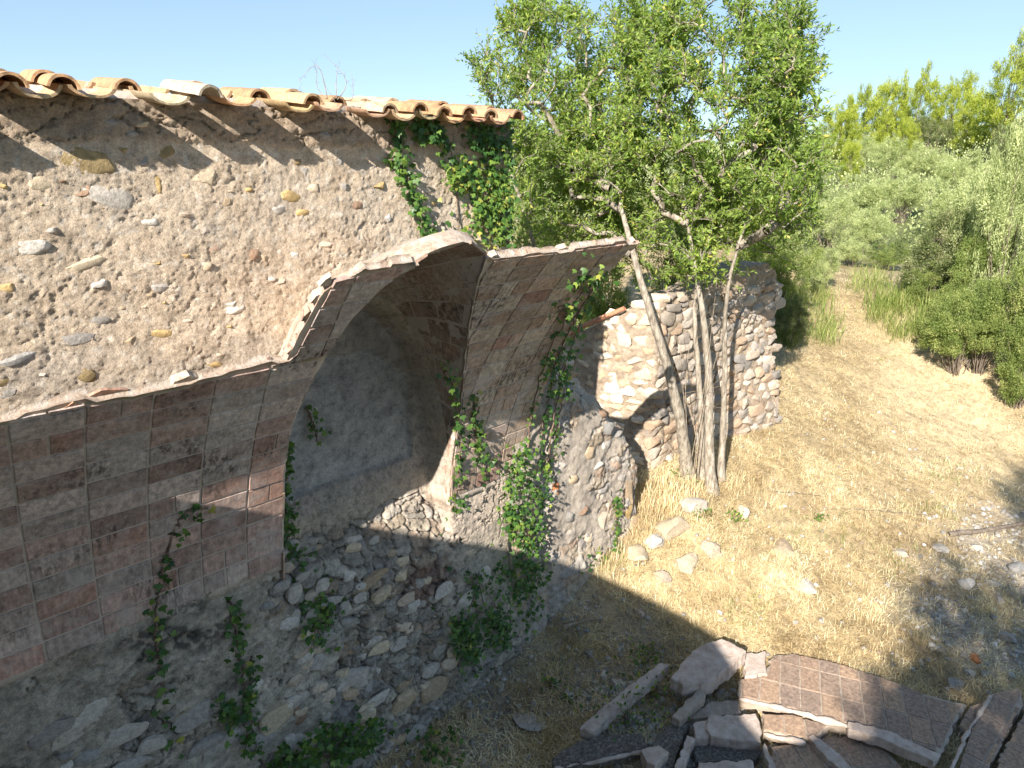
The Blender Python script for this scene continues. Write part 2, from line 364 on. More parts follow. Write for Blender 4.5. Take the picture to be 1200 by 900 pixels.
disp = rough * upper_amt * (1 + .8 * REC * sstep(0., .3, H)) - .035 * crk + .022 * ledge + rub * ((edge - 1) * .045 + .036 * (((cid >> 3) & 31) / 31. - .5) * edge + .022 * fbm(WX * 14, WZ * 14, 5., 5, .6))
# cracked mortar band under the eave
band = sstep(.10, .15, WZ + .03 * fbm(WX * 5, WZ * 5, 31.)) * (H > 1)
disp = disp + band * (.016 + .016 * fbm(WX * 7, WZ * 12, 33., 4) - .022 * sstep(.05, .0, np.abs(fbm(WX * 3.2, WZ * 9, 35., 3))))
WYd = WY - disp
# albedo
n1 = fbm(WX * 1.3, WZ * 1.3, 40., 4); n2 = fbm(WX * 7, WZ * 7, 41., 5, .6); n3 = fbm(WX * 22, WZ * 22, 42., 3)
up = lerp(np.array([.58, .455, .33]), np.array([.73, .61, .47]), np.clip(.52 + .6 * n2 + .25 * n1, 0, 1)[..., None])
up = lerp(up, np.array([.50, .45, .385]), (sstep(.0, .5, n1 + .5 * sstep(-.7, -1.2, WZ) - .1) * .6)[..., None])
up = lerp(up, np.array([.76, .70, .61]), (sstep(.25, .5, n3 + .35 * n2) * .55)[..., None])
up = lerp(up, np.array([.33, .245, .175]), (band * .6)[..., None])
up = lerp(up, np.array([.24, .19, .145]), (sstep(.38, .6, fbm(WX * 3, WZ * 5, 44., 4)) * sstep(-.9, -1.15, WZ) * .7)[..., None])
lo = lerp(np.array([.42, .365, .295]), np.array([.66, .59, .49]), np.clip(.5 + .7 * n2 + .4 * n1, 0, 1)[..., None])
lo = lerp(lo, np.array([.60, .50, .41]), (sstep(2.2, 3.3, WX) * sstep(-.9, -.2, H) * .8)[..., None])
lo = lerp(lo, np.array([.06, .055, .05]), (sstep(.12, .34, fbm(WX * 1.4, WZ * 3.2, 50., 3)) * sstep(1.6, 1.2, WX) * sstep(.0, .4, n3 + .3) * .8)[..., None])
cc = (cid & 7)
cellc = np.array([(.50, .46, .40), (.40, .37, .34), (.55, .48, .38), (.44, .35, .27), (.40, .355, .30), (.60, .545, .46), (.49, .41, .31), (.46, .42, .36)])[cc]
lo = lerp(lo, cellc * (.9 + .35 * n2[..., None]), (rub * sstep(.06, .2, f2 - f1))[..., None])
lo = lerp(lo, np.array([.10, .08, .06]), (rub * sstep(.09, .0, f2 - f1) * .85)[..., None])
lo = lerp(lo, np.array([.09, .075, .06]), (crk * .85)[..., None]); lo = lo * (1 + .35 * ledge + .25 * n3)[..., None]
lo = lerp(lo, np.array([.30, .19, .15]), (sstep(.30, .12, np.hypot((WX - 2.95) * .9, (H + .72)) + .1 * n2) * .85)[..., None])
nic = lerp(np.array([.42, .37, .32]), np.array([.60, .54, .48]), np.clip(.5 + .8 * n2, 0, 1)[..., None])
nic = lerp(nic, np.array([.50, .49, .475]) * (1 + .4 * n2[..., None]), PAN[..., None])
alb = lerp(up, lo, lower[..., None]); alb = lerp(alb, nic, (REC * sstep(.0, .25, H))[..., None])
wallt = thing('stone_wall', 'tall rough rendered stone wall with pebbles showing, under the tiled eave', 'wall', loc=(1.3, D, -4.7))
def wpart(name, me): o = obj(name, me, wallt); unloc(me, wallt); return o
k0 = int(np.argmin(abs(wz - Z0)))
P = np.stack([WX, WYd, WZ], -1)
for nm, sl in (('rubble_base', slice(0, k0 + 1)), ('rendered_face', slice(k0, None))):
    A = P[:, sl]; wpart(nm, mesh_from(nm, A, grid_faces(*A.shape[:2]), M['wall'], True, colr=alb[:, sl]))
# body of the wall behind its face
def box_mesh(name, x0, x1, y0, y1, z0, z1, mat):
    V = [(x, y, z) for x in (x0, x1) for y in (y0, y1) for z in (z0, z1)]
    F = [(0, 1, 3, 2), (4, 6, 7, 5), (0, 4, 5, 1), (2, 3, 7, 6), (0, 2, 6, 4), (1, 5, 7, 3)]
    return mesh_from(name, V, F, mat)
# end face of the wall at its right corner, and its top and back
ey = np.arange(0, .62, .015); ez = wz[::1]
EY, EZ = np.meshgrid(ey, ez, indexing='ij')
fy = WYd[-1][None, :] ; Yf = fy + EY * (D + .62 - fy) / .6
EXd = XE + .02 * fbm(EY * 9, EZ * 9, 60., 5, .62) * sstep(0, .05, EY)
ea = lerp(np.array([.36, .28, .21]), np.array([.50, .42, .34]), np.clip(.5 + .7 * fbm(EY * 7, EZ * 7, 61., 4), 0, 1)[..., None])
wpart('wall_end', mesh_from('wall_end', np.stack([EXd, Yf, EZ], -1), grid_faces(*EY.shape), M['wall'], True, colr=ea))
bk = box_mesh('wall_core', -1.6, XE - .01, D + .36, D + .6, -5.1, .26, M['mortar']); wpart('wall_core', bk)
tp = box_mesh('wall_top', -1.6, XE - .01, D + .03, D + .6, .262, .372, M['mortar']); wpart('wall_top', tp)
rng = np.random.RandomState(3)
def wall_y(x, z):
    i = int(np.clip((x - wx[0]) / .0085, 0, len(wx) - 1)); j = int(np.clip((z - wz[0]) / .0085, 0, len(wz) - 1)); return WYd[i, j]
def face_stone(px, py, wpx, hpx, c, ang=None, flat=.35, out=.0):
    p = atY(px, py, D); s = np.linalg.norm(p) and FPX / float(p @ cF)
    sx = wpx / 2 / s / .80; sz = hpx / 2 / s / .95
    y = wall_y(p[0], p[2]); dep = max(.028, flat * min(sx, sz))
    put_stone(wallt, (p[0], y + dep - .010 - out * .55, p[2]), sx, dep, sz, (rng.uniform(-.15, .15), rng.uniform(-.25, .25) if ang is None else ang, rng.uniform(-.15, .15)), PAL[c], rng)
for a in [(103, 185, 54, 38, 'dochre'), (193, 179, 23, 21, 'dochre'), (168, 189, 18, 16, 'grey'), (137, 231, 55, 38, 'lgrey'), (99, 225, 22, 22, 'brown'), (53, 213, 28, 20, 'cream'),
          (185, 216, 9, 24, 'ochre'), (238, 207, 38, 28, 'cream'), (263, 238, 16, 16, 'tan'), (292, 222, 10, 7, 'ochre'), (343, 229, 24, 16, 'ochre'), (367, 220, 18, 14, 'cream'),
          (356, 248, 17, 10, 'ochre'), (178, 260, 22, 12, 'white'), (37, 290, 34, 18, 'white'), (100, 307, 46, 20, 'cream'), (253, 289, 20, 14, 'pink'), (183, 307, 16, 12, 'ochre'),
          (297, 299, 14, 14, 'brown'), (310, 302, 14, 9, 'tan'), (347, 298, 13, 13, 'white'), (117, 333, 16, 12, 'white'), (188, 335, 20, 19, 'lgrey'), (8, 337, 18, 16, 'ochre'),
          (242, 312, 12, 10, 'cream'), (273, 357, 16, 9, 'white'), (327, 243, 18, 18, 'lgrey'), (380, 158, 12, 12, 'grey'), (348, 188, 12, 11, 'dochre'), (358, 200, 19, 13, 'grey'),
          (443, 217, 24, 12, 'ochre'), (417, 239, 15, 13, 'brown'), (403, 218, 12, 12, 'grey'), (424, 267, 17, 17, 'lgrey'), (398, 188, 14, 15, 'grey'), (85, 385, 15, 12, 'cream'),
          (93, 398, 34, 18, 'grey'), (25, 417, 40, 20, 'blue'), (192, 390, 24, 12, 'ochre'), (117, 375, 25, 14, 'grey'), (275, 362, 22, 12, 'white'), (50, 438, 12, 11, 'lgrey'),
          (103, 437, 18, 22, 'dochre'), (7, 445, 28, 16, 'dochre'), (8, 463, 22, 13, 'grey'), (248, 427, 24, 9, 'ochre'), (152, 400, 16, 9, 'tan'), (508, 237, 10, 10, 'ochre'),
          (60, 270, 12, 9, 'lgrey'), (215, 250, 12, 10, 'sand'), (127, 143, 20, 14, 'grey'), (165, 146, 17, 7, 'cream'), (155, 157, 12, 8, 'blue'), (145, 176, 14, 10, 'dochre'),
          (385, 285, 16, 9, 'sand'), (440, 300, 14, 12, 'lgrey'), (330, 330, 14, 9, 'sand'), (220, 375, 12, 9, 'sand'), (455, 255, 10, 12, 'white'), (30, 250, 14, 10, 'sand')]:
    face_stone(*a)
for i in range(24):
    px, py = rng.uniform(0, 470), rng.uniform(205, 455)
    if py > 482 - px * .17 - 20 or px > 380 and py > 300: continue
    s = rng.uniform(4, 8); face_stone(px, py, s * rng.uniform(1, 1.5), s, ['sand', 'cream', 'lgrey', 'tan', 'ochre', 'white', 'brown'][rng.randint(7)])
# big stones of the rubble foot, where the photograph shows them
for a in [(98, 842, 66, 40, 'lgrey'), (60, 856, 40, 24, 'grey'), (140, 862, 50, 30, 'lgrey'), (78, 883, 15, 11, 'blue'), (102, 886, 22, 18, 'blue'), (78, 897, 12, 10, 'white'), (150, 890, 45, 18, 'grey'), (176, 868, 30, 20, 'lgrey'),
          (228, 840, 42, 36, 'grey'), (240, 868, 40, 18, 'grey'), (297, 805, 15, 24, 'white'), (320, 835, 36, 34, 'cream'), (258, 866, 46, 26, 'grey'), (357, 770, 20, 15, 'white'), (370, 775, 18, 24, 'lgrey'),
          (313, 709, 16, 10, 'blue'), (352, 665, 15, 18, 'white'), (337, 815, 18, 12, 'lgrey'), (345, 830, 14, 24, 'brown'), (390, 706, 26, 12, 'lgrey'), (413, 678, 14, 14, 'white'),
          (422, 700, 16, 14, 'lgrey'), (420, 713, 18, 14, 'lgrey'), (404, 712, 14, 20, 'lgrey'), (438, 680, 40, 16, 'tan'), (427, 650, 20, 12, 'cream'), (480, 712, 20, 16, 'white'), (487, 722, 20, 16, 'blue'),
          (470, 732, 22, 14, 'sand'), (435, 748, 26, 14, 'lgrey'), (415, 760, 24, 26, 'tan'), (444, 790, 28, 26, 'tan'), (445, 757, 30, 18, 'cream'), (464, 752, 24, 18, 'lgrey'), (415, 790, 30, 34, 'lgrey'),
          (433, 815, 34, 16, 'lgrey'), (402, 797, 26, 20, 'lgrey'), (420, 830, 20, 22, 'cream'), (465, 812, 34, 26, 'tan'), (395, 840, 22, 18, 'white'), (370, 800, 22, 15, 'lgrey'), (385, 745, 22, 18, 'grey'),
          (340, 860, 24, 26, 'lgrey'), (372, 870, 20, 18, 'grey'), (300, 860, 30, 22, 'grey'), (540, 700, 24, 20, 'white'), (565, 672, 16, 22, 'white'), (553, 745, 22, 22, 'lgrey'), (517, 690, 26, 20, 'lgrey'),
          (500, 800, 34, 30, 'tan'), (520, 770, 26, 20, 'sand'), (475, 845, 26, 20, 'lgrey'), (455, 870, 24, 18, 'lgrey'), (350, 700, 18, 24, 'lgrey'), (366, 720, 18, 14, 'grey'), (330, 690, 20, 16, 'grey'),
          (365, 745, 16, 14, 'sand'), (382, 690, 16, 20, 'white')]:
    face_stone(*a, out=.035)
for i in range(70):
    px, py = rng.uniform(330, 560), rng.uniform(640, 860)
    if py - 640 > (560 - px) * 1.1 + 120: continue
    s = rng.uniform(9, 17); face_stone(px, py, s * rng.uniform(1, 1.5), s, ['sand', 'cream', 'lgrey', 'tan', 'lgrey', 'white', 'grey'][rng.randint(7)], out=.02)
# ================================================================= BROKEN VAULT
vault = thing('broken_vault', 'broken thin brick vault curling out of the wall over an arched recess', 'vault', loc=(2.4, D, Z0))
hs = np.linspace(-.3, 3., 331); ss = np.concatenate([[0], np.cumsum(np.hypot(np.diff(hs), np.diff(prof(hs))))]); ss -= np.interp(0, hs, ss)
def s2h(s): return np.interp(s, ss, hs)
def h2s(h): return np.interp(h, hs, ss)
GL = np.array([(1.77, -.12), (1.78, .43), (1.75, 1.0), (1.76, 1.2), (1.83, 1.56), (1.91, 1.86), (2.02, 2.05), (2.16, 2.18)])
GR = np.array([(3.29, -.2), (3.27, -.08), (3.26, .34), (3.22, .84), (3.07, 1.27), (2.9, 1.65), (2.73, 1.99), (2.66, 2.16)])
RE = np.array([(4.05, -.2), (4.10, .05), (4.20, .6), (4.21, 1.0), (4.17, 1.42), (4.10, 1.82), (4.16, 2.14)])
def shell_piece(name, rows, mat, th=.05, nx=60, off=-.0005, seed=0):
    """rows: list of (s, xl, xr); a closed curved plate with ragged edges."""
    f = []; b = []
    for s, xl, xr in rows:
        t = np.linspace(0, 1, nx); X = xl + (xr - xl) * t
        jx = .012 * fbm(np.array([s * 9.]), np.array([seed + 0.]), 0)[0]
        X = X + jx * ((t - .5) * 2)
        f.append([vpt(x, float(s2h(s)), off) for x in X]); b.append([vpt(x, float(s2h(s)), off - th) for x in X])
    f = np.array(f); b = np.array(b); n, m = f.shape[:2]
    rag = .006 * fbm(np.linspace(0, (rows[0][2] - rows[0][1]) * 9, m), np.full(m, seed + 3.), 1.)
    cw = np.floor((rows[-1][1] + (rows[-1][2] - rows[-1][1]) * np.linspace(0, 1, m)) / .145 + .3).astype(int); rag = rag + .035 * ((PERM[(cw * 7 + seed * 13) & 4095] & 31) / 31. - .7)
    for k in (f, b): k[-1, :, 2] += rag; k[-2, :, 2] += rag * .6
    b[:, :, :] += .012 * fbm(b[..., 0] * 7, b[..., 2] * 7, 3. + seed, 3)[..., None]
    V = np.concatenate([f.reshape(-1, 3), b.reshape(-1, 3)]); F = [grid_faces(n, m), grid_faces(n, m, n * m)[:, ::-1]]
    idx = np.arange(n * m).reshape(n, m)
    nf0 = sum(map(len, F))
    for e in (idx[0], idx[-1], idx[:, 0], idx[:, -1]):
        F.append(np.stack([e[:-1], e[1:], e[1:] + n * m, e[:-1] + n * m], 1))
    me = mesh_from(name, V, np.concatenate(F), mat, False); me.materials.append(M['edge']); mi = np.zeros(len(me.polygons), np.int32); mi[nf0:] = 1; me.polygons.foreach_set('material_index', mi); me.transform(Matrix.Translation(-vault.location))
    return obj(name, me, vault)
S1 = float(h2s(1.66)); S2 = float(h2s(2.14)); S3 = float(h2s(2.18))
glx = lambda s: float(np.interp(s2h(s), GL[:, 1], GL[:, 0])); grx = lambda s: float(np.interp(s2h(s), GR[:, 1], GR[:, 0])); rex = lambda s: float(np.interp(s2h(s), RE[:, 1], RE[:, 0]))
shell_piece('mortar_shell', [(s, -1.5, glx(s)) for s in np.linspace(-.04, S1, 40)], M['mortar'], nx=90, seed=1)
shell_piece('mortar_shell', [(s, lerp(1.60, 1.68, (s - S1) / (S3 - S1)) + (.16 * sstep(S2 - .1, S3, s)), glx(s)) for s in np.linspace(S1, S3, 14)], M['mortar'], nx=30, seed=2)
shell_piece('mortar_shell', [(s, grx(s), rex(s)) for s in np.linspace(-.1, S2, 50)], M['mortar'], nx=50, seed=3)
def clip_rect(poly, x0, x1, y0, y1):
    def cl(P, f, g):
        o = []
        for i in range(len(P)):
            a, b = P[i - 1], P[i]; fa, fb = f(a), f(b)
            if fb >= 0:
                if fa < 0: o.append(g(a, b, fa, fb))
                o.append(b)
            elif fa >= 0: o.append(g(a, b, fa, fb))
        return o
    g = lambda a, b, fa, fb: (a[0] + (b[0] - a[0]) * fa / (fa - fb), a[1] + (b[1] - a[1]) * fa / (fa - fb))
    for f in (lambda p: p[0] - x0, lambda p: x1 - p[0], lambda p: p[1] - y0, lambda p: y1 - p[1]):
        poly = cl(poly, f, g)
        if len(poly) < 3: return []
    return poly
def parea(P): return .5 * sum(P[i - 1][0] * P[i][1] - P[i][0] * P[i - 1][1] for i in range(len(P)))
def prism_from(poly, fn, front, back, name, mat, rng, jit=.0025, step=.05, skew=None):
    """extruded polygon in a 2-D surface map fn(u, v, off) with chipped outline."""
    if parea(poly) < 0: poly = poly[::-1]
    Q = []
    for i in range(len(poly)):
        a, b = np.array(poly[i - 1]), np.array(poly[i]); L = np.linalg.norm(b - a)
        if L < 1e-4: continue
        k = max(1, int(L / step))
        for j in range(k): Q.append(a + (b - a) * j / k)
    if len(Q) < 3: return None
    Q = [q + rng.uniform(-jit, jit, 2) for q in Q]; c = np.mean(Q, 0)
    jf = rng.uniform(-.0015, .0015); tilt = rng.uniform(-.012, .012, 2)
    V = []
    for sc, off in ((1., back), (1., front - .003), (.975, front)):
        for q in Q:
            w_ = c + (q - c) * sc; V.append(fn(w_[0], w_[1], off + (jf + tilt @ (w_ - c) if off != back else 0)))
    n = len(Q); V.append(fn(c[0], c[1], front + jf))
    F3 = [(3 * n, 2 * n + (i + 1) % n, 2 * n + i) for i in range(n)]
    me = bpy.data.meshes.new(name)
    fs = [tuple(t) for t in F3] + [(k * n + i, k * n + (i + 1) % n, (k + 1) * n + (i + 1) % n, (k + 1) * n + i) for k in (0, 1) for i in range(n)]
    me.from_pydata([tuple(map(float, v)) for v in V], [], fs); me.update(); me.materials.append(mat)
    return me
BR = [(.46, .32, .27), (.48, .37, .32), (.43, .30, .25), (.50, .40, .35), (.40, .27, .225), (.53, .44, .39), (.46, .285, .23)]
BT = [(.48, .36, .28), (.52, .41, .32), (.44, .33, .25), (.55, .45, .36), (.47, .33, .25)]
def vmap(x, s, off): return vpt(x, float(s2h(s)), off)
def lay_bricks(region, x0, x1, s0, s1, bw, bh, pal, seed, xoff=0.):
    rng = np.random.RandomState(seed); nb = 0
    ncol = int(round((x1 - x0) / bw))
    for c in range(ncol):
        xa = x0 + c * bw; sh = rng.uniform(-.02, .02)
        ns = int(math.ceil((s1 - s0) / bh)) + 1
        for r in range(ns):
            sa = s0 + r * bh + sh * 0.6
            halves = [(xa, xa + bw)]
            if rng.rand() < .16: halves = [(xa, xa + bw / 2), (xa + bw / 2, xa + bw)]
            for ha, hb in halves:
                P_ = clip_rect(region, ha + .006, hb - .006, sa + .0085, sa + bh - .0085)
                if not P_ or abs(parea(P_)) < .002: continue
                me = prism_from(P_, vmap, .008, -.018, 'brick', M['brick'], rng)
                if me is None: continue
                me.transform(Matrix.Translation(-vault.location)); o = obj('brick', me, vault); nb += 1
                k = rng.uniform(.78, 1.2); cc_ = pal[rng.randint(len(pal))]
                if rng.rand() < .05: cc_ = (.44, .27, .21)
                o.color = (cc_[0] * k, cc_[1] * k, cc_[2] * k, 1)
    return nb
hS = lambda a: [(x, float(h2s(h))) for x, h in a]
regL = [(-.25, -.02)] + [(x - .012, s) for x, s in hS(GL) if s > -.02][0:0] + [(1.755, -.02)] + [(x - .012, s - .01) for x, s in hS(GL[1:])] + [(1.86, S3 - .05), (1.70, S2 - .03), (1.645, S1 + .04), (1.60, S1 - .02), (-.25, S1 - .02)]
regR = [(3.30, -.03)] + [(4.09, -.03)] + [(x - .012, s) for x, s in hS(RE[1:-1])] + [(4.19, S2 - .02), (2.74, S2 - .02)] + [(x + .014, s) for x, s in hS(GR[::-1][1:-1])]
nb = lay_bricks(regL, -.226, 2.40, 0., S3, .29, .15, BR, 11)
nb += lay_bricks(regR, 2.685, 4.43, -.03, S2, .29, .15, BT, 12)
# broken bricks sticking out of the torn edges
rng = np.random.RandomState(66)
def tooth(x0, x1, s0, s1):
    Pq = [(x0, s0), (x1, s0), (x1 - rng.uniform(0, .03), s1 * .5 + s0 * .5), (lerp(x0, x1, rng.uniform(.3, .8)), s1), (x0 + rng.uniform(0, .03), lerp(s0, s1, rng.uniform(.4, .9)))]
    me = prism_from(Pq, vmap, rng.uniform(-.024, -.002), rng.uniform(-.05, -.034), 'broken_brick', M['brick'], rng, .004, .03)
    me.transform(Matrix.Translation(-vault.location)); o = obj('broken_brick', me, vault); c = [(.50, .30, .20), (.54, .42, .32), (.46, .26, .18), (.56, .47, .38)][rng.randint(4)]; o.color = (*c, 1)
for x0, x1, sb in ((-.3, 1.58, S1), (2.70, 4.12, S2)):
    x = x0
    while x < x1:
        wd = rng.uniform(.06, .2)
        if rng.rand() < .62: tooth(x, min(x + wd, x1), sb - .05, sb + rng.uniform(.0, .028))
        x += wd + rng.uniform(0, .06)
for k in range(5):
    s_ = lerp(S1, S3, (k + .4) / 5.4); tooth(1.60 - rng.uniform(-.01, .02) + .06 * (s_ - S1), 1.70, s_, s_ + .07)
# lunette: from the arch on the wall to the curved groins
gpts = [vpt(x, h) for x, h in GL] + [vpt(2.28, 2.235), vpt(2.40, 2.26), vpt(2.54, 2.235)] + [vpt(x, h) for x, h in GR[::-1]]
gpts = np.array(gpts); gl = np.concatenate([[0], np.cumsum(np.linalg.norm(np.diff(gpts, axis=0), axis=1))]); gl /= gl[-1]
def lun(t, v, off=0.):           # t along the arch, v from groin (0) to wall (1); off > 0 into the opening
    G = np.array([np.interp(t, gl, gpts[:, i]) for i in range(3)])
    a = math.pi * t; cx, hw = 2.51, .77
    Wp = np.array([cx - hw * math.cos(a), D + .33, Z0 + (-.05 + 1.78 * math.sin(a) ** .9)])
    p = G + (Wp - G) * v; p[2] += .05 * math.sin(math.pi * v) * math.sin(a)
    c = np.array([2.48, p[1] - .15, Z0 + .5 + .5 * math.sin(a)]); d = c - p; d[1] = 0; d /= np.linalg.norm(d) + 1e-9
    return p + d * off
ts = np.linspace(0, 1, 90); vs = np.linspace(0, 1, 22)
f = np.array([[lun(t, v, -.004) + (0, .02 * (1 - v) ** 4, 0) for v in vs] for t in ts]); b = np.array([[lun(t, v, -.062) + (0, .11 * (1 - v), 0) for v in vs] for t in ts])
nz = fbm(f[..., 0] * 6 + f[..., 1] * 6, f[..., 2] * 6, 2., 4)[..., None]
f = f + .008 * nz; b = b + .015 * nz
n_, m_ = f.shape[:2]; idx = np.arange(n_ * m_).reshape(n_, m_); FF = [grid_faces(n_, m_), grid_faces(n_, m_, n_ * m_)]
for e in (idx[0], idx[-1], idx[:, 0], idx[:, -1]): FF.append(np.stack([e[:-1], e[1:], e[1:] + n_ * m_, e[:-1] + n_ * m_], 1))
me = mesh_from('lunette_shell', np.concatenate([f.reshape(-1, 3), b.reshape(-1, 3)]), np.concatenate(FF), M['mortar'], False); me.materials.append(M['edge']); mi = np.zeros(len(me.polygons), np.int32); mi[len(FF[0]):] = 1; me.polygons.foreach_set('material_index', mi)
me.transform(Matrix.Translation(-vault.location)); obj('lunette_shell', me, vault)
rng = np.random.RandomState(21)
NT, NV = 24, 4
for i in range(NT):
    for j in range(NV):
        t0, t1 = (i + .05) / NT, (i + .95) / NT; sh = .5 if i % 2 else 0.
        v0, v1 = max(0.0, (j + sh + .03) / NV - .06), min(.99, (j + sh + .97) / NV - .06)
        if v1 - v0 < .05: continue
        me = prism_from([(t0, v0), (t1, v0), (t1, v1), (t0, v1)], lun, -.002, -.02, 'brick', M['brick'], rng, .002, .08)
        me.transform(Matrix.Translation(-vault.location)); o = obj('brick', me, vault); nb += 1
        c = BT[rng.randint(5)]; k = rng.uniform(.75, 1.0); o.color = (c[0] * k, c[1] * k, c[2] * k, 1)
# raised layer of mortar left on the broken crown
def ridge(pts, r, name, parent, mat, seed, sq=.6):
    pts = np.array(pts); L = np.concatenate([[0], np.cumsum(np.linalg.norm(np.diff(pts, axis=0), axis=1))])
    t = np.linspace(0, L[-1], max(6, int(L[-1] / .02))); Q = np.stack([np.interp(t, L, pts[:, i]) for i in range(3)], 1)
    Q += .014 * np.stack([fbm(t * 7, np.full_like(t, seed + i * 3.1), 0., 3) for i in range(3)], 1)
    R = r * (1 + .75 * fbm(t * 9, np.full_like(t, seed + 9.), 1., 3)); R[0] *= .3; R[-1] *= .3
    T = Tubes(); T.add(Q, R, 8); me = T.mesh(name, mat); me.transform(Matrix.Translation(-parent.location)); return obj(name, me, parent)
print('bricks', nb)
# ================================================================= TILED EAVE
roof = thing('tiled_roof', 'row of weathered clay barrel tiles capping the rough wall', 'roof', loc=(1.2, D, .3))
def tile_mesh(name, r0, r1, L, th, seed, up=True):
    rng = np.random.RandomState(seed); nu, nv = 13, 8; V = []
    an = np.linspace(-1.42, 1.42, nu)
    for off in (0, -th):
        for v in np.linspace(0, 1, nv):
            r = lerp(r0, r1, v) + off
            for a in an:
                chip = .006 * float(fbm(np.array([a * 3 + seed]), np.array([seed * 1.7]), 0)[0]) if v in (0, 1) else 0
                V.append((r * math.sin(a), v * L + chip, (r * math.cos(a) - r1 * .55) * (1 if up else -1)))
    V = np.array(V); V += .003 * fbm(V[:, 0] * 20, V[:, 1] * 9, V[:, 2] * 20 + seed, 3)[:, None]
    n = nu * nv; F = [grid_faces(nv, nu), grid_faces(nv, nu, n)[:, ::-1]]; idx = np.arange(n).reshape(nv, nu)
    for e in (idx[0], idx[-1], idx[:, 0], idx[:, -1]): F.append(np.stack([e[:-1], e[1:], e[1:] + n, e[:-1] + n], 1))
    me = mesh_from(name, V, np.concatenate(F), M['tile'], True)
    try: me.set_sharp_from_angle(angle=math.radians(50))
    except Exception: pass
    return me
covers = [tile_mesh('cover_tile', .070, .058, .44, .013, i) for i in range(4)]
pans = [tile_mesh('pan_tile', .094, .108, .44, .016, 10 + i, False) for i in range(4)]
rng = np.random.RandomState(5); TC = [(.52, .325, .18), (.56, .38, .22), (.45, .27, .145), (.58, .43, .28), (.50, .34, .21)]
slits = (.62 - .26, 1.14, 1.61, 1.93, 2.55)
x = -1.55; OV = .21; k = 0
while x < XE - .26:
    pitch = rng.uniform(.205, .222); gap = .0
    for s_ in slits:
        if x < s_ <= x + pitch: gap = .14
    x += gap; xc = x + pitch / 2; dz = rng.uniform(-.012, .012); yw = rng.uniform(-.03, .03)
    nxt = any(x + pitch < s_ <= x + 2 * pitch for s_ in slits)
    for row in (0, 1):
        y0 = D - OV + row * .30 + rng.uniform(-.015, .015); z = .325 + row * .045
        o = obj('tile', pans[rng.randint(4)], roof); o.location = Vector((xc, y0 + .02, z + dz)) - roof.location; o.rotation_euler = (math.radians(7), rng.uniform(-.08, .08), rng.uniform(-.07, .07))
        o.color = (*[c * rng.uniform(.9, 1.05) for c in TC[rng.randint(5)]], 1); o.scale = ((pitch - .004) / .19, 1, .6 if (gap or nxt) and row == 0 else .8)
        if gap and row == 0: pass
        else:
            o = obj('tile', covers[rng.randint(4)], roof); o.location = Vector((x + rng.uniform(-.01, .01), y0 + rng.uniform(-.02, .03), z + .036 + dz)) - roof.location
            o.rotation_euler = (math.radians(7), rng.uniform(-.1, .1), rng.uniform(-.1, .1)); c = TC[rng.randint(5)]; kk = rng.uniform(.85, 1.12); o.color = (c[0] * kk, c[1] * kk, c[2] * kk, 1)
    x += pitch
o = obj('tile', covers[1], roof); o.location = Vector((XE - .10, D - OV, .365)) - roof.location; o.rotation_euler = (math.radians(7), .1, .05); o.color = (.42, .24, .14, 1)
o = obj('tile', covers[2], roof); o.location = Vector((XE - .10, D - OV + .3, .41)) - roof.location; o.rotation_euler = (math.radians(7), .1, .05); o.color = (.42, .27, .16, 1)
o = obj('tile', covers[0], roof, label='whitewashed paler tile'); o.location = Vector((atY(247, 112, 3.9)[0], D - OV + .0, .372)) - roof.location; o.rotation_euler = (math.radians(9), 0, .12); o.color = (.48, .41, .31, 1)
# ================================================================= LOW STUB OF THE WALL, right of the vault
def ruin_surface(x):                # top height of the stub against x
    return np.interp(x, [4.0, 4.56, 4.8, 5.08, 5.4, 5.7, 5.9, 6.02], [-1.45, -1.72, -1.95, -2.12, -2.45, -2.72, -3.05, -3.6])
stub = thing('ruined_wall', 'low broken wall stub with bedded stones beside the hanging ivy', 'wall', loc=(5.0, D, -4.5))
ux = np.arange(3.955, 6.03, .0125); uv = np.linspace(0, 1, 190)
UX, UV = np.meshgrid(ux, uv, indexing='ij'); top = ruin_surface(UX) + .05 * fbm(UX * 5, UX * 0 + 3., 1., 3); UZ = -5.0 + (top + 5.0) * UV
f1, f2, cid = worley(UX / .17 + .6 * fbm(UX * 6, UZ * 6, 1), UZ / .12 + .5 * fbm(UX * 6, UZ * 6, 8.), 1., 9)
st = sstep(.0, .25, fbm(UX * 2.2, UZ * 2.2, 70., 3) + .35 * sstep(5.2, 5.7, UX) + .3 * sstep(-3.6, -4.2, UZ))
sd = .012 * fbm(UX * 9, UZ * 9, 71., 5, .62) + .03 * fbm(UX * 2.5, UZ * 1.5, 72., 3) + st * ((sstep(.0, .14, f2 - f1) - 1) * .026 + .03 * ((cid & 31) / 31. - .5) + .02 * fbm(UX * 14, UZ * 14, 78., 5, .6)) - .04 * sstep(.10, 0, np.abs(UX - 4.42 - .05 * fbm(UZ * 2, UZ * 0, 1.)))
UY = D - .05 - sd - .10 * sstep(-3.6, -4.6, UZ) + .10 * sstep(.93, 1., UV) + .10 * sstep(5.9, 6.03, UX) ** 2
ua = lerp(np.array([.42, .36, .30]), np.array([.58, .51, .43]), np.clip(.5 + .7 * fbm(UX * 6, UZ * 6, 73., 4), 0, 1)[..., None])
ua = lerp(ua, cellc.reshape(-1, 3)[(cid & 7)] if False else np.array([(.46, .40, .33), (.38, .34, .30), (.50, .41, .30), (.44, .31, .22), (.36, .33, .30), (.52, .48, .43), (.45, .36, .26), (.42, .40, .38)])[cid & 7], (st * sstep(.05, .2, f2 - f1) * .8)[..., None])
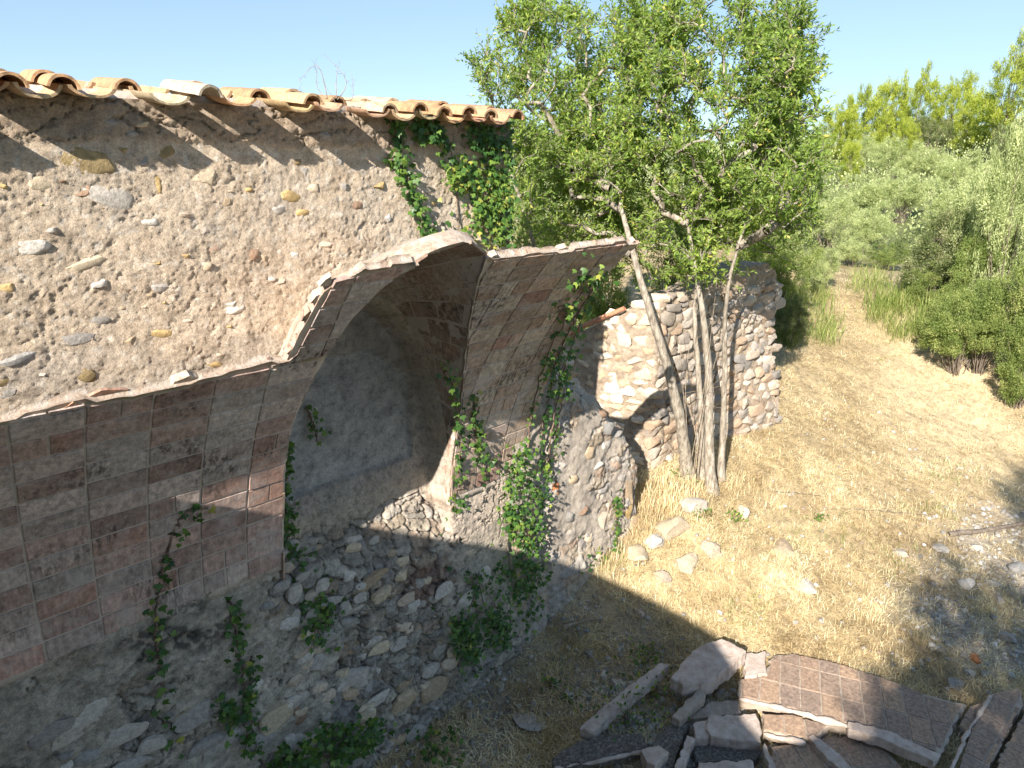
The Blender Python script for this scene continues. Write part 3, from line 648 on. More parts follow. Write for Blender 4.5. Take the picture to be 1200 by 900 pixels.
me = mesh_from('rubble_face', np.stack([UX, UY, UZ], -1), grid_faces(*UX.shape), M['wall'], True, colr=ua); me.transform(Matrix.Translation(-stub.location)); obj('rubble_face', me, stub)
# top, end and back
tx = ux; ty = np.linspace(0, .55, 40); TX, TY = np.meshgrid(tx, ty, indexing='ij')
tz = top[:, -1][:, None] + .03 * fbm(TX * 8, TY * 8, 75., 4) * sstep(0, .05, TY) + .02 * sstep(0, .1, TY); TYY = UY[:, -1][:, None] + TY
me = mesh_from('rubble_top', np.stack([TX, TYY, tz], -1), grid_faces(*TX.shape), M['wall'], True, colr=np.broadcast_to(np.array([.42, .35, .28]), TX.shape + (3,))); me.transform(Matrix.Translation(-stub.location)); obj('rubble_top', me, stub)
ye = np.linspace(0, .55, 40); YE, VE = np.meshgrid(ye, uv, indexing='ij'); zE = -5.0 + (tz[-1][:, None] + 5.0) * VE; xE = ux[-1] + .05 * fbm(YE * 7, zE * 7, 76., 4) * sstep(0, .06, YE)
me = mesh_from('rubble_end', np.stack([xE, UY[-1][None, :] + YE, zE], -1), grid_faces(*YE.shape), M['wall'], True, colr=np.broadcast_to(np.array([.44, .36, .28]), YE.shape + (3,))); me.transform(Matrix.Translation(-stub.location)); obj('rubble_end', me, stub)
rng = np.random.RandomState(9)
for px, py, a, b_, c in [(652, 572, 13, 18, 'rust'), (710, 500, 24, 20, 'blue'), (737, 575, 14, 40, 'tan'), (742, 555, 20, 22, 'brown'), (741, 615, 16, 30, 'tan'), (735, 600, 14, 18, 'ochre'), (690, 530, 14, 18, 'tan'), (660, 545, 14, 12, 'lgrey'),
                         (648, 520, 10, 22, 'white'), (712, 520, 18, 14, 'lgrey'), (665, 605, 14, 16, 'grey'), (682, 598, 12, 9, 'brown'), (700, 545, 16, 12, 'lgrey'), (672, 560, 12, 16, 'tan'), (720, 545, 16, 16, 'pink'),
                         (642, 600, 12, 22, 'lgrey'), (705, 610, 16, 20, 'sand'), (700, 650, 16, 14, 'sand'), (690, 630, 14, 16, 'cream'), (690, 470, 18, 14, 'grey'), (705, 485, 16, 12, 'brown'), (665, 455, 18, 14, 'grey'), (724, 512, 14, 12, 'grey'),
                         (728, 560, 12, 14, 'grey'), (716, 590, 14, 12, 'sand'), (725, 630, 14, 12, 'tan')]:
    p = atY(px, py, D - .04); s = FPX / float(p @ cF); i = int(np.clip((p[0] - 4.) / .0125, 0, len(ux) - 1)); tt = ruin_surface(p[0]); j = int(np.clip((p[2] + 5) / (tt + 5) * 189, 0, 189))
    sx, sz = a / 2 / s / .7, b_ / 2 / s / .95
    put_stone(stub, (p[0], UY[i, j] + .02, p[2]), sx, .045, sz, (rng.uniform(-.2, .2), rng.uniform(-.3, .3), rng.uniform(-.2, .2)), PAL[c], rng)
# ================================================================= FAR RUBBLE WALL behind the trunks
fw = thing('rubble_wall', 'ruined dry rubble stone wall behind the tree trunks, beside the path', 'wall', loc=(7.6, 4.5, -3.7))
FA = np.array([6.25, 5.65]); FC = np.array([6.72, 4.42]); FB = np.array([9.25, 4.22])
L1 = float(np.linalg.norm(FC - FA)); L2 = float(np.linalg.norm(FB - FC)); FL = L1 + L2
d1 = (FC - FA) / L1; d2 = (FB - FC) / L2; fdir = d2
def ftop(u): return np.interp(u, [0, 1.0, 1.3, 1.9, 2.6, 3.2, 3.6, FL], [-2.13, -1.55, -1.42, -1.45, -1.32, -1.2, -1.2, -1.38])
def fdn(u):
    """tangent and outward normal along the wall, turning at the corner"""
    k = sstep(L1 - .12, L1 + .12, np.asarray(u, float))[..., None]; t = d1 * (1 - k) + d2 * k; t = t / np.linalg.norm(t, axis=-1, keepdims=True); return t, np.stack([t[..., 1], -t[..., 0]], -1)
def fxy(u): u = np.asarray(u, float)[..., None]; return np.where(u < L1, FA + d1 * u, FC + d2 * (u - L1))
def fp(u, out, z): q = fxy(u) + fdn(u)[1] * out; return np.array([q[0], q[1], z])
fang = 0.
uu = np.arange(0, FL + .001, .02); vv = np.linspace(0, 1, 130); A_, B_ = np.meshgrid(uu, vv, indexing='ij'); TT = ftop(A_) - .05; Zc = -4.3 + (TT + 4.3) * B_
batter = .22 * sstep(-2.2, -3.6, Zc) * sstep(2.4, 3.8, A_)
out = batter + .018 + .03 * fbm(A_ * 9, Zc * 9, 80., 4)
_q = fxy(A_); _n2 = fdn(A_)[1]; Pc = np.stack([_q[..., 0] + _n2[..., 0] * out, _q[..., 1] + _n2[..., 1] * out, Zc], -1)
ca = lerp(np.array([.34, .26, .19]), np.array([.50, .41, .31]), np.clip(.5 + .8 * fbm(A_ * 8, Zc * 8, 81.), 0, 1)[..., None])
def core(nm, Pg, c): me = mesh_from(nm, Pg, grid_faces(*Pg.shape[:2]), M['wall'], True, colr=c); me.transform(Matrix.Translation(-fw.location)); return obj(nm, me, fw)
core('mortar_core', Pc, ca)
tb = np.linspace(0, .5, 20); _n1 = _n2[:, -1]; Pt = np.stack([Pc[:, -1, None, 0] - _n1[:, None, 0] * tb[None], Pc[:, -1, None, 1] - _n1[:, None, 1] * tb[None], Pc[:, -1, None, 2] + .0 * tb[None]], -1); fn = _n1[-1]
core('wall_top', Pt, np.broadcast_to(np.array([.40, .32, .24]), Pt.shape))
Pe = np.stack([Pc[-1, :, None, 0] - fn[0] * tb[None] + fdir[0] * .12 * sstep(-2., -3.6, Pc[-1, :, None, 2]), Pc[-1, :, None, 1] - fn[1] * tb[None] + 0 * tb[None], Pc[-1, :, None, 2] + 0 * tb[None]], -1)
core('wall_end', Pe, np.broadcast_to(np.array([.42, .35, .28]), Pe.shape))
rng = np.random.RandomState(31); ns = 0; z = -3.85
while z < -1.1:
    hh = rng.uniform(.105, .16); u = rng.uniform(-.1, 0)
    while u < FL:
        L = rng.uniform(.14, .31); uc = u + L / 2
        if z + hh / 2 < float(ftop(uc)) + .03 and z > float(gz(*fxy(uc))) - .15 and ns < 284:
            zz = z + hh / 2; bt = .22 * float(sstep(-2.2, -3.6, zz) * sstep(2.4, 3.8, uc))
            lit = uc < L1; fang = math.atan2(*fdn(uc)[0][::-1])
            c = [(.62, .52, .40), (.58, .49, .38), (.54, .44, .32), (.64, .56, .46), (.52, .38, .25)][rng.randint(5)] if lit else [(.40, .34, .28), (.34, .30, .26), (.46, .38, .30), (.42, .31, .22), (.50, .44, .37), (.30, .27, .24)][rng.randint(6)]  # sun and shade put into stone colour: sunlit face paler, shaded face darker
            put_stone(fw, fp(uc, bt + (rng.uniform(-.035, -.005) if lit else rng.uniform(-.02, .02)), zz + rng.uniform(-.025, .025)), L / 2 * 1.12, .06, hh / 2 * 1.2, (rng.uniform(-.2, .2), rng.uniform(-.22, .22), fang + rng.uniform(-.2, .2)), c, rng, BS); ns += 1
        u += L
    z += hh
for k in range(14):             # stones down the end of the wall
    zz = -3.7 + k * .175; q = fp(FL + .05 + .12 * float(sstep(-2., -3.6, zz)), rng.uniform(-.35, -.05), zz)
    put_stone(fw, q, .12, .14, .085, (rng.uniform(-.3, .3), rng.uniform(-.2, .2), rng.uniform(0, 3)), (.48, .41, .34), rng)
T = Tubes(); a = fp(.02, .04, -2.10); b_ = fp(.92, .06, -1.60); T.add([a, lerp(a, b_, .5) + np.array([0, 0, .02]), b_], [.03, .036, .03], 8)
me = T.mesh('fallen_beam', M['wood']); o = obj('fallen_beam', me); tag(o, 'reddish weathered beam lying along the top of the sunlit rubble wall', 'beam')
# ================================================================= FALLEN SLABS OF THE VAULT
def slab(name, label, poly, z, th, mat, bricks=None, seed=0, tilt=(0, 0), edge=None, cat='slab', jit=.012):
    rng = np.random.RandomState(seed); P_ = [atZ(px, py, z)[:2] for px, py in poly]; c = np.mean(P_, 0); P_ = [p - c for p in P_]
    t = thing(name, label, cat, 'fallen pieces of the broken vault', loc=(c[0], c[1], z - th))
    nrm = lambda u, v: tilt[0] * u + tilt[1] * v
    fn_ = lambda u, v, off: (u, v, th + off + nrm(u, v) + .006 * float(fbm(np.array([u * 8 + seed]), np.array([v * 8.]), 0)[0]))
    poly2 = [tuple(p) for p in P_]
    if parea(poly2) < 0: poly2 = poly2[::-1]
    me = rough_plate('slab_body', poly2, fn_, th, mat, rng, jit); obj('slab_body', me, t)
    if bricks is not None:
        a0 = atZ(*bricks[0], z)[:2]; a1 = atZ(*bricks[1], z)[:2]; e1 = (a1 - a0) / np.linalg.norm(a1 - a0); e2 = np.array([-e1[1], e1[0]])
        R2 = [((p + c - a0) @ e1, (p + c - a0) @ e2) for p in P_]; cn = np.mean(R2, 0); R2 = [tuple(cn + (np.array(r) - cn) * .97) for r in R2]
        lo_, hi_ = np.min(R2, 0), np.max(R2, 0); bw, bl = bricks[2], bricks[3]
        mp = lambda u, v, off: fn_(*((a0 + e1 * u + e2 * v) - c), off)
        for i in range(int(math.floor(lo_[0] / bw)), int(math.ceil(hi_[0] / bw))):
            for j in range(int(math.floor(lo_[1] / bl)), int(math.ceil(hi_[1] / bl))):
                Q = clip_rect(R2, i * bw + .007, (i + 1) * bw - .007, j * bl + .007, (j + 1) * bl - .007)
                if not Q or abs(parea(Q)) < .003: continue
                me = prism_from(Q, mp, .006, -.01, 'brick', M['sbrick'], rng, .004)
                if me is None: continue
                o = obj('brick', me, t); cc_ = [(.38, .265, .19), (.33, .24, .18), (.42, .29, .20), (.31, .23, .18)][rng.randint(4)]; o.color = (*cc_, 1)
    if edge:
        pts = []
        for px, py in edge[0]:
            q = atZ(px, py, z)[:2] - c; pts.append(np.array([q[0], q[1], th + nrm(*q) + edge[2]]))
        pts = [p + np.array(t.location) for p in pts]
        ridge(pts, edge[1] * .8, 'mortar_edge', t, M['mortar2'], seed + .5)
    return t
def rough_plate(name, poly, fn_, th, mat, rng, jit):
    Q = []
    for i in range(len(poly)):
        a, b = np.array(poly[i - 1]), np.array(poly[i]); L = np.linalg.norm(b - a); k = max(1, int(L / .035))
        for j in range(k): Q.append(a + (b - a) * j / k + rng.uniform(-jit, jit, 2))
    n = len(Q); c = np.mean(Q, 0); lv = [(.97, -th), (1.0, -th * .72), (.985, -th * .38), (1.0, -.014), (.985, -.003), (.95, 0), (.6, .001), (.3, 0.)]
    V = []
    for sc, off in lv:
        for q in Q:
            d = q - c; s_ = sc + (rng.uniform(-.012, .012) if .9 < sc < 1.01 and off < -.004 else 0); w_ = c + d * s_; V.append(fn_(w_[0], w_[1], off))
    V.append(fn_(c[0], c[1], 0)); m = len(lv)
    F = [(k * n + i, k * n + (i + 1) % n, (k + 1) * n + (i + 1) % n, (k + 1) * n + i) for k in range(m - 1) for i in range(n)] + [((m - 1) * n + i, (m - 1) * n + (i + 1) % n, m * n) for i in range(n)]
    me = bpy.data.meshes.new(name); me.from_pydata([tuple(map(float, v)) for v in V], [], F); me.update(); me.materials.append(mat); return me
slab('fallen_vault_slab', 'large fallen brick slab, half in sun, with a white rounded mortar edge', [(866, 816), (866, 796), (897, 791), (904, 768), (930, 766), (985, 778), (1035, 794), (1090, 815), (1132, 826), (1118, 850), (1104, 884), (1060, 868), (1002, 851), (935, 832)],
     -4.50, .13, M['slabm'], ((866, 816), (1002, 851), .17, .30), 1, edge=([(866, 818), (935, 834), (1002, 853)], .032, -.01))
slab('mortar_roll', 'long pale rounded mortar roll along the near edge of the big brick slab', [(992, 844), (1040, 856), (1102, 884), (1096, 892), (1040, 868), (994, 853)], -4.46, .09, M['mortar2'], seed=2, cat='mortar piece')
slab('fallen_slab', 'thick pinkish white slab propped on the pile left of the brick slab', [(787, 792), (800, 775), (819, 757), (846, 750), (874, 764), (858, 780), (833, 797), (800, 799)], -4.32, .15, M['mortar2'], seed=3, tilt=(.06, .0))
slab('fallen_slab', 'long narrow slab fragment leaning toward the dry grass, left of the pile', [(679, 848), (700, 832), (727, 812), (775, 783), (783, 786), (755, 806), (716, 834), (694, 852)], -4.42, .12, M['mortar2'], seed=4, tilt=(.12, .05))
slab('mortar_block', 'small sunlit white mortar block beside the propped slab', [(872, 766), (897, 763), (899, 789), (873, 793)], -4.47, .10, M['mortar2'], seed=5, cat='mortar block')
slab('slab_shard', 'small grey shard leaning below the propped slab', [(786, 838), (821, 808), (829, 816), (798, 842)], -4.44, .09, M['slabm'], seed=6, tilt=(.1, .1))
slab('mortar_block', 'broken white mortar block crossed by the shadow edge, below the brick slab', [(832, 838), (852, 838), (887, 836), (891, 850), (892, 868), (868, 868), (832, 862), (826, 850)], -4.48, .11, M['mortar2'], seed=7, cat='mortar block')
slab('mortar_block', 'shaded white mortar lump at the left of the broken white block', [(812, 848), (830, 841), (836, 858), (830, 866), (815, 864)], -4.50, .10, M['mortar2'], seed=17, cat='mortar block')
slab('fallen_slab', 'narrow sunlit brick strip with a rounded white lower edge', [(894, 837), (930, 838), (970, 850), (953, 866), (925, 862), (895, 856)], -4.52, .10, M['slabm'], ((895, 856), (953, 868), .17, .30), 8, edge=([(895, 858), (925, 866), (945, 869)], .03, -.015))
slab('fallen_slab', 'reddish brown brick slab at the bottom edge, between two pale mortar rolls', [(905, 874), (947, 871), (970, 886), (992, 905), (960, 920), (900, 915)], -4.56, .10, M['slabm'], ((905, 874), (947, 871), .17, .30), 9)
slab('mortar_roll', 'pale mortar roll running down to the bottom edge, middle of the rubble', [(946, 862), (953, 860), (975, 875), (1000, 902), (990, 908), (962, 880)], -4.50, .08, M['mortar2'], seed=10, cat='mortar piece')
slab('mortar_roll', 'short pale mortar stick left of the reddish bottom slab', [(893, 873), (897, 871), (912, 905), (904, 908)], -4.50, .06, M['mortar2'], seed=11, cat='mortar piece')
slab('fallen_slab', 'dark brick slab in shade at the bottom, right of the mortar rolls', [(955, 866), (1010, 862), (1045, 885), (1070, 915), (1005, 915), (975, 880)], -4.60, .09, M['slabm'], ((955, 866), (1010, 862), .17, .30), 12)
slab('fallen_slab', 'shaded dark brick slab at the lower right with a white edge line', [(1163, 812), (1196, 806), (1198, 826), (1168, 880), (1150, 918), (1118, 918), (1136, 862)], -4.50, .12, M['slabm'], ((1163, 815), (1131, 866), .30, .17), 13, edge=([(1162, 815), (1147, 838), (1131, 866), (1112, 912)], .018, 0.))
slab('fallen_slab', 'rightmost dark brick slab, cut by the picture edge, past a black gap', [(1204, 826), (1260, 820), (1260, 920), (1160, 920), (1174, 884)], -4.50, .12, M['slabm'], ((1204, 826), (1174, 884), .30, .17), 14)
slab('fallen_slab', 'dark gravelly slab with a pale broken front edge at the bottom left of the pile', [(646, 888), (676, 868), (720, 860), (752, 858), (758, 874), (720, 884), (650, 897)], -4.52, .10, M['slabdark'], seed=15, edge=([(648, 897), (700, 888), (757, 876)], .022, -.03))
slab('fallen_slab', 'dark grainy slab in shade below the small grey shard', [(765, 872), (782, 850), (808, 846), (798, 872), (786, 905), (762, 900)], -4.54, .10, M['slabdark'], seed=16)
slab('fallen_slab', 'dark gravel covered slab under the broken white block', [(812, 870), (868, 872), (892, 878), (886, 892), (815, 893)], -4.58, .10, M['slabdark'], seed=18)
slab('mortar_block', 'broad pale mortar block at the very bottom, left of the reddish slab', [(820, 893), (884, 891), (888, 912), (806, 914)], -4.52, .12, M['mortar2'], seed=19, cat='mortar block')
slab('mortar_block', 'narrow white mortar strip slanting between two dark slabs', [(806, 862), (814, 864), (800, 905), (788, 906)], -4.50, .10, M['mortar2'], seed=20, cat='mortar block')
slab('mortar_block', 'smooth white triangular lump on the pile at the bottom', [(751, 878), (772, 873), (784, 881), (768, 897), (758, 892)], -4.44, .10, M['mortar2'], seed=22, cat='mortar block', jit=.004)
slab('fallen_slab', 'flat grey slab half buried under the propped slab and shard', [(800, 842), (835, 822), (866, 820), (868, 836), (830, 840)], -4.55, .08, M['slabm'], seed=23)
slab('fallen_slab', 'small tilted brick piece between the big slab and the dark right slab', [(1137, 828), (1160, 820), (1152, 836), (1134, 860), (1124, 850)], -4.55, .08, M['slabm'], ((1137, 828), (1160, 820), .17, .30), 24)
rng = np.random.RandomState(77)
RT = [((725, 806), 13, 9, 'white', 'chalky white stone on dry grass above the long narrow slab'), ((742, 803), 6, 5, 'white', 'tiny white stone touching the long narrow slab'),
      ((706, 797), 7, 9, 'sand', 'dull sand coloured stone in the shaded litter left of the slabs'), ((788, 622), 22, 15, 'cream', 'broad pale boulder half buried at the foot of the stub wall'),
      ((813, 597), 18, 13, 'white', 'rounded pale boulder just below the tree trunks'), ((833, 647), 13, 11, 'sand', 'angular pale stone in sunlit straw, right of the boulders'),
      ((803, 663), 14, 14, 'cream', 'split cream stone in the straw above the shadow edge'), ((776, 678), 14, 10, 'sand', 'flat sand stone nearest the shadow edge under the stub wall'),
      ((748, 655), 16, 9, 'cream', 'low pale stone in grass close to the stub wall foot'), ((768, 636), 16, 9, 'white', 'whitish stone tucked against the broad pale boulder'),
      ((870, 603), 11, 10, 'sand', 'small upright tan stone right of the trunks'), ((915, 645), 16, 9, 'tan', 'brownish flat stone out in the open straw'),
      ((944, 691), 12, 7, 'white', 'lone whitish stone in the middle of the straw clearing'), ((1055, 649), 10, 6, 'lgrey', 'pale stone where the clearing meets the tree shade'),
      ((1102, 643), 10, 6, 'white', 'white stone in the tree shade left of the branch'), ((1117, 711), 0, 0, '', ''), ((1130, 688), 10, 8, 'white', 'bright pointed stone among the shaded gravel'),
      ((1118, 803), 13, 7, 'blue', 'smooth blue white pebble near the right slabs'), ((1137, 788), 7, 5, 'lgrey', 'small greenish grey stone above the right slabs'),
      ((1180, 750), 12, 6, 'grey', 'grey stone at the right edge in shade'), ((1092, 760), 8, 5, 'white', 'sunlit white stone at the edge of the tree shade'), ((1102, 766), 7, 5, 'cream', 'cream stone touching the sunlit white stone'),
      ((1143, 774), 9, 5, 'rust', 'orange brown stone in the shaded gravel'), ((1155, 792), 8, 5, 'blue', 'dull blue stone beside the small greenish one'),
      ((690, 770), 9, 6, 'blue', 'grey green stone in the litter below the ivy'), ((1145, 642), 9, 6, 'lgrey', 'grey stone just below the dark branch at the right'), ((1170, 706), 9, 6, 'lgrey', 'pale stone at the right in the gravel patch'),
      ((620, 850), 22, 7, 'lgrey', 'flat pale stone slab sunk in the dirt at the bottom'), ((1165, 687), 8, 5, 'blue', 'bluish stone right of the pointed one'), ((548, 838), 10, 8, 'tan', 'tan stone in the shaded dirt under the ivy'),
      ((750, 722), 8, 5, 'sand', 'sandy stone in the shaded straw'), ((1190, 668), 12, 7, 'blue', 'blue grey stone at the far right edge')]
for (px, py), a, b_, c, lab in RT:
    if not a: continue
    p = ghit(px, py)
    s = FPX / float(p @ cF); r = a / s; rz = b_ / s
    o = put_stone(None, (p[0], p[1], p[2] + rz * .12), r, r * rng.uniform(.7, .9), rz * .95, (rng.uniform(-.15, .15), rng.uniform(-.15, .15), rng.uniform(0, 3)), tuple(.80 * q_ for q_ in PAL[c]), rng, FS, 'rock'); tag(o, lab, 'rock', 'loose rocks lying on the ground')
# pebbles and gravel: nobody could count them
def pebbles(name, label, n, fnpos, smin, smax, seed, mat='stonev'):
    rng = np.random.RandomState(seed); bm = bmesh.new(); bmesh.ops.create_icosphere(bm, subdivisions=1, radius=1)
    tv = np.array([v.co[:] for v in bm.verts]) * (1, .8, .55); tv = tv * rng.uniform(.75, 1.15, (len(tv), 1)); tf = np.array([[v.index for v in f.verts] for f in bm.faces]); bm.free()
    xy = fnpos(n, rng); P_ = np.column_stack([xy, gfull(xy[:, 0], xy[:, 1])]); sz = smin + (smax - smin) * rng.rand(len(P_)) ** 3
    N = np.tile([0., 0, 1], (len(P_), 1)) + rng.normal(size=(len(P_), 3)) * .25; A, B, C = frames(N, 0, rng)
    V, F = scatter(tv, tf, P_ + np.array([0, 0, .2]) * sz[:, None], A, B, C, sz)
    pal = np.array([(.50, .47, .43), (.40, .37, .33), (.58, .54, .48), (.44, .36, .28), (.36, .36, .36), (.62, .60, .56)])
    c = np.repeat(pal[rng.randint(0, 6, len(P_))] * rng.uniform(.8, 1.15, (len(P_), 1)), len(tv), 0)
    o = obj(name, mesh_from(name, V, F, M['wall'], False, colr=c), kind='stuff'); o['label'] = label; o['category'] = 'gravel'
def gpos(n, rng):
    x = rng.uniform(1.8, 11.5, n * 5); y = rng.uniform(.2, 4.0, n * 5); k = rng.rand(n * 5) < np.clip(gravel_mask(x, y), 0, 1) * .9 + .04; return np.column_stack([x[k], y[k]])[:n]
pebbles('gravel', 'loose gravel and pebbles over the dirt and straw', 5200, gpos, .006, .045, 5)
def debpos(n, rng):
    p = []
    while len(p) < n:
        q = atZ(rng.uniform(700, 980), rng.uniform(800, 905), -4.6); p.append(q[:2])
    return np.array(p)
pebbles('crumbled_mortar', 'crumbs of mortar and brick scattered round the fallen slabs', 1800, debpos, .006, .06, 6)

# ================================================================= IVY
def smooth_path(P_, n=8):
    P_ = np.array(P_, float); L = np.concatenate([[0], np.cumsum(np.linalg.norm(np.diff(P_, axis=0), axis=1))]); t = np.linspace(0, L[-1], n * len(P_))
    Q = np.stack([np.interp(t, L, P_[:, i]) for i in range(3)], 1); k = max(1, n // 2)
    for _ in range(2): Q[k:-k] = (Q[:-2 * k] + Q[k:-k] * 2 + Q[2 * k:]) / 4
    return Q
def surf(px, py, kind, off=.02):
    if kind == 'V':
        p = onV(px, py, off)
        return p
    if kind == 'N': return atY(px, py, D + .28 - off)
    if kind == 'G': return ghit(px, py, off)
    p = atY(px, py, D - .05)
    y = wall_y(p[0], p[2]) if p[0] < XE else D - .06
    return atY(px, py, y - off)
def pip(x, y, P_):
    c = False
    for i in range(len(P_)):
        (x1, y1), (x2, y2) = P_[i - 1], P_[i]
        if (y1 > y) != (y2 > y) and x < (x2 - x1) * (y - y1) / (y2 - y1) + x1: c = not c
    return c
def ivy(label, paths, masses=(), seed=0, lsize=(.022, .042), dens=26, cat='ivy', vlo=0., outm=.09, spread=.035):
    rng = np.random.RandomState(seed); P_ = []; N_ = []; T = Tubes(); sz = []; tips = []
    for pts, kind, dn in paths:
        Q = smooth_path([surf(x, y, kind, .012) for x, y in pts]); Q += .008 * rng.normal(size=Q.shape)
        T.add(Q, np.linspace(.010, .004, len(Q)), 5); L = np.linalg.norm(np.diff(Q, axis=0), axis=1).sum()
        for _ in range(int(L * dn * .9)):
            k = rng.randint(len(Q)); P_.append(Q[k] + rng.normal(size=3) * (spread, .012, spread) + (0, -abs(rng.normal()) * .03, 0)); N_.append((-.2 + rng.normal() * .45, -1, .45 + rng.normal() * .4)); sz.append(rng.uniform(*lsize))
    for poly, kind, n in masses:
        n = int(n * 1.15)
        xs = [p[0] for p in poly]; ys = [p[1] for p in poly]; m = 0; seeds = []
        for _ in range(max(8, n // 22)):
            while True:
                x, y = rng.uniform(min(xs), max(xs)), rng.uniform(min(ys), max(ys))
                if pip(x, y, poly): break
            seeds.append((x, y))
        while m < n:
            sx, sy = seeds[rng.randint(len(seeds))]; x = sx + rng.normal() * 9; y = sy + rng.normal() * 11
            if not pip(x, y, poly) and rng.rand() < .75: continue
            P_.append(surf(x, y, kind, rng.uniform(.01, outm))); N_.append((-.25 + rng.normal() * .45, -1 if kind != 'G' else -.4, (.5 if kind != 'G' else 1.4) + rng.normal() * .4)); sz.append(rng.uniform(*lsize)); m += 1
        for a in seeds[:len(seeds) // 2]:
            b_ = seeds[rng.randint(len(seeds))]
            if abs(a[0] - b_[0]) + abs(a[1] - b_[1]) < 90:
                Q = smooth_path([surf(a[0], a[1], kind, .02), surf((a[0] + b_[0]) / 2 + rng.uniform(-8, 8), (a[1] + b_[1]) / 2, kind, .015), surf(b_[0], b_[1], kind, .02)]); T.add(Q, .004, 5)
    P_ = np.array(P_); N_ = np.array(N_); sz = np.array(sz) * 1.02
    Zd = N_ / np.linalg.norm(N_, axis=1)[:, None]; dn = np.tile([0, 0, -1.], (len(P_), 1)) + rng.normal(size=P_.shape) * .55; X = dn - (dn * Zd).sum(1)[:, None] * Zd; X /= np.linalg.norm(X, axis=1)[:, None]; Y = np.cross(Zd, X)
    V, F = scatter(IVY_V, IVY_F, P_ - X * (sz * .3)[:, None], X, Y, Zd, sz * 1.35)
    v = np.repeat(np.clip(vlo * .5 + rng.beta(2, 2.2, len(P_)) * .85 + (rng.rand(len(P_)) < .02) * .5, 0, 1), len(IVY_V))
    c = P_.mean(0); t = thing('ivy', label, cat, 'ivy plants on the ruin', loc=(P_[:, 0].mean(), P_[:, 1].mean(), P_[:, 2].min()))
    me = mesh_from('foliage', V, F, M['ivy'], False, attr=v); me.transform(Matrix.Translation(-t.location)); obj('foliage', me, t)
    if T.V: me = T.mesh('stem', M['stem']); me.transform(Matrix.Translation(-t.location)); obj('stem', me, t)
    return t
ivy('bright ivy mass covering the right corner of the rendered wall, under the tile end', [([(600, 292), (560, 235), (520, 195)], 'W', 40)],
    [([(520, 195), (545, 180), (560, 190), (600, 200), (603, 292), (570, 288), (545, 272), (515, 272), (512, 255), (545, 262), (550, 240), (528, 225)], 'W', 560)], 1, vlo=.5)
ivy('dark shaded ivy strands hanging directly below the eave near the corner', [([(462, 145), (465, 175), (468, 185)], 'W', 120), ([(500, 148), (520, 165), (530, 180)], 'W', 90)],
    [([(485, 143), (528, 146), (526, 165), (505, 168), (490, 160)], 'W', 90), ([(548, 146), (598, 148), (602, 200), (585, 192), (560, 180), (550, 170)], 'W', 230)], 2)
ivy('thin ivy vine slanting across the rendered wall, left of the corner ivy', [([(452, 186), (470, 192), (481, 215), (484, 240), (498, 265), (506, 292)], 'W', 190)], [], 3, vlo=.25)
ivy('long ivy with bare stems climbing the right edge of the vault, lit at its foot', [([(628, 600), (630, 540), (636, 500), (650, 430), (670, 375), (712, 318)], 'V', 40), ([(640, 560), (650, 470), (664, 420), (690, 350)], 'V', 36), ([(612, 560), (620, 500), (640, 410), (690, 330)], 'V', 26), ([(650, 540), (655, 480), (668, 430)], 'V', 30)],
    [([(668, 325), (714, 315), (716, 335), (690, 345), (672, 340)], 'V', 46), ([(655, 355), (678, 350), (676, 372), (652, 376)], 'V', 16), ([(634, 415), (672, 410), (668, 470), (640, 460)], 'V', 60), ([(588, 535), (640, 525), (648, 560), (642, 640), (630, 655), (598, 640), (590, 600)], 'W', 420)], 4, vlo=.2, outm=.16)
ivy('dense dark ivy spreading over the rubble foot below the sunlit ivy', [([(640, 740), (620, 690), (610, 640)], 'W', 30)],
    [([(560, 665), (600, 650), (640, 650), (648, 700), (640, 745), (600, 760), (575, 775), (540, 778), (528, 745), (548, 700), (540, 670)], 'W', 620), ([(525, 720), (560, 730), (560, 780), (530, 775)], 'W', 110)], 5, outm=.12)
ivy('two short ivy strands hanging down the left edge of the right vault piece', [([(520, 430), (530, 452), (536, 480), (540, 510), (538, 560), (536, 585), (528, 600)], 'V', 60), ([(555, 465), (556, 500), (562, 530), (570, 555)], 'V', 90), ([(540, 590), (520, 615), (512, 640), (520, 680)], 'W', 36)], [], 6, vlo=.1)
ivy('slender ivy vine with few leaves trailing down the brick face at the left', [([(240, 596), (222, 592), (206, 612), (198, 640), (188, 668), (184, 700), (182, 740), (186, 770), (187, 800), (190, 840), (204, 890)], 'V', 34)], [], 7)
ivy('ivy vine hanging over the rubble, second from the left', [([(268, 702), (276, 735), (280, 765), (288, 800), (290, 830), (288, 880)], 'W', 80), ([(295, 770), (292, 830), (300, 880)], 'W', 50)], [([(250, 815), (275, 818), (285, 850), (262, 848)], 'W', 60)], 8)
ivy('ivy strand growing down the left jamb of the arched recess', [([(334, 520), (334, 555), (335, 600), (338, 640), (352, 680), (358, 720)], 'W', 95), ([(360, 480), (368, 500), (372, 520)], 'N', 40), ([(338, 640), (372, 660), (382, 700), (385, 740)], 'W', 90)], [([(355, 700), (390, 690), (388, 758), (355, 752)], 'W', 90)], 9, vlo=.12)
ivy('low dark ivy creeping over the ground at the foot of the rubble', [], [([(305, 890), (360, 850), (400, 845), (455, 838), (462, 855), (440, 880), (400, 900), (320, 905)], 'W', 380), ([(480, 845), (540, 860), (560, 900), (500, 900)], 'G', 60)], 10, outm=.2)
ivy('small patch of pale green ivy on the lit end of the stub wall', [([(722, 582), (722, 620), (718, 660)], 'W', 130)], [([(690, 650), (722, 640), (724, 672), (690, 676)], 'W', 60)], 11, vlo=.25)
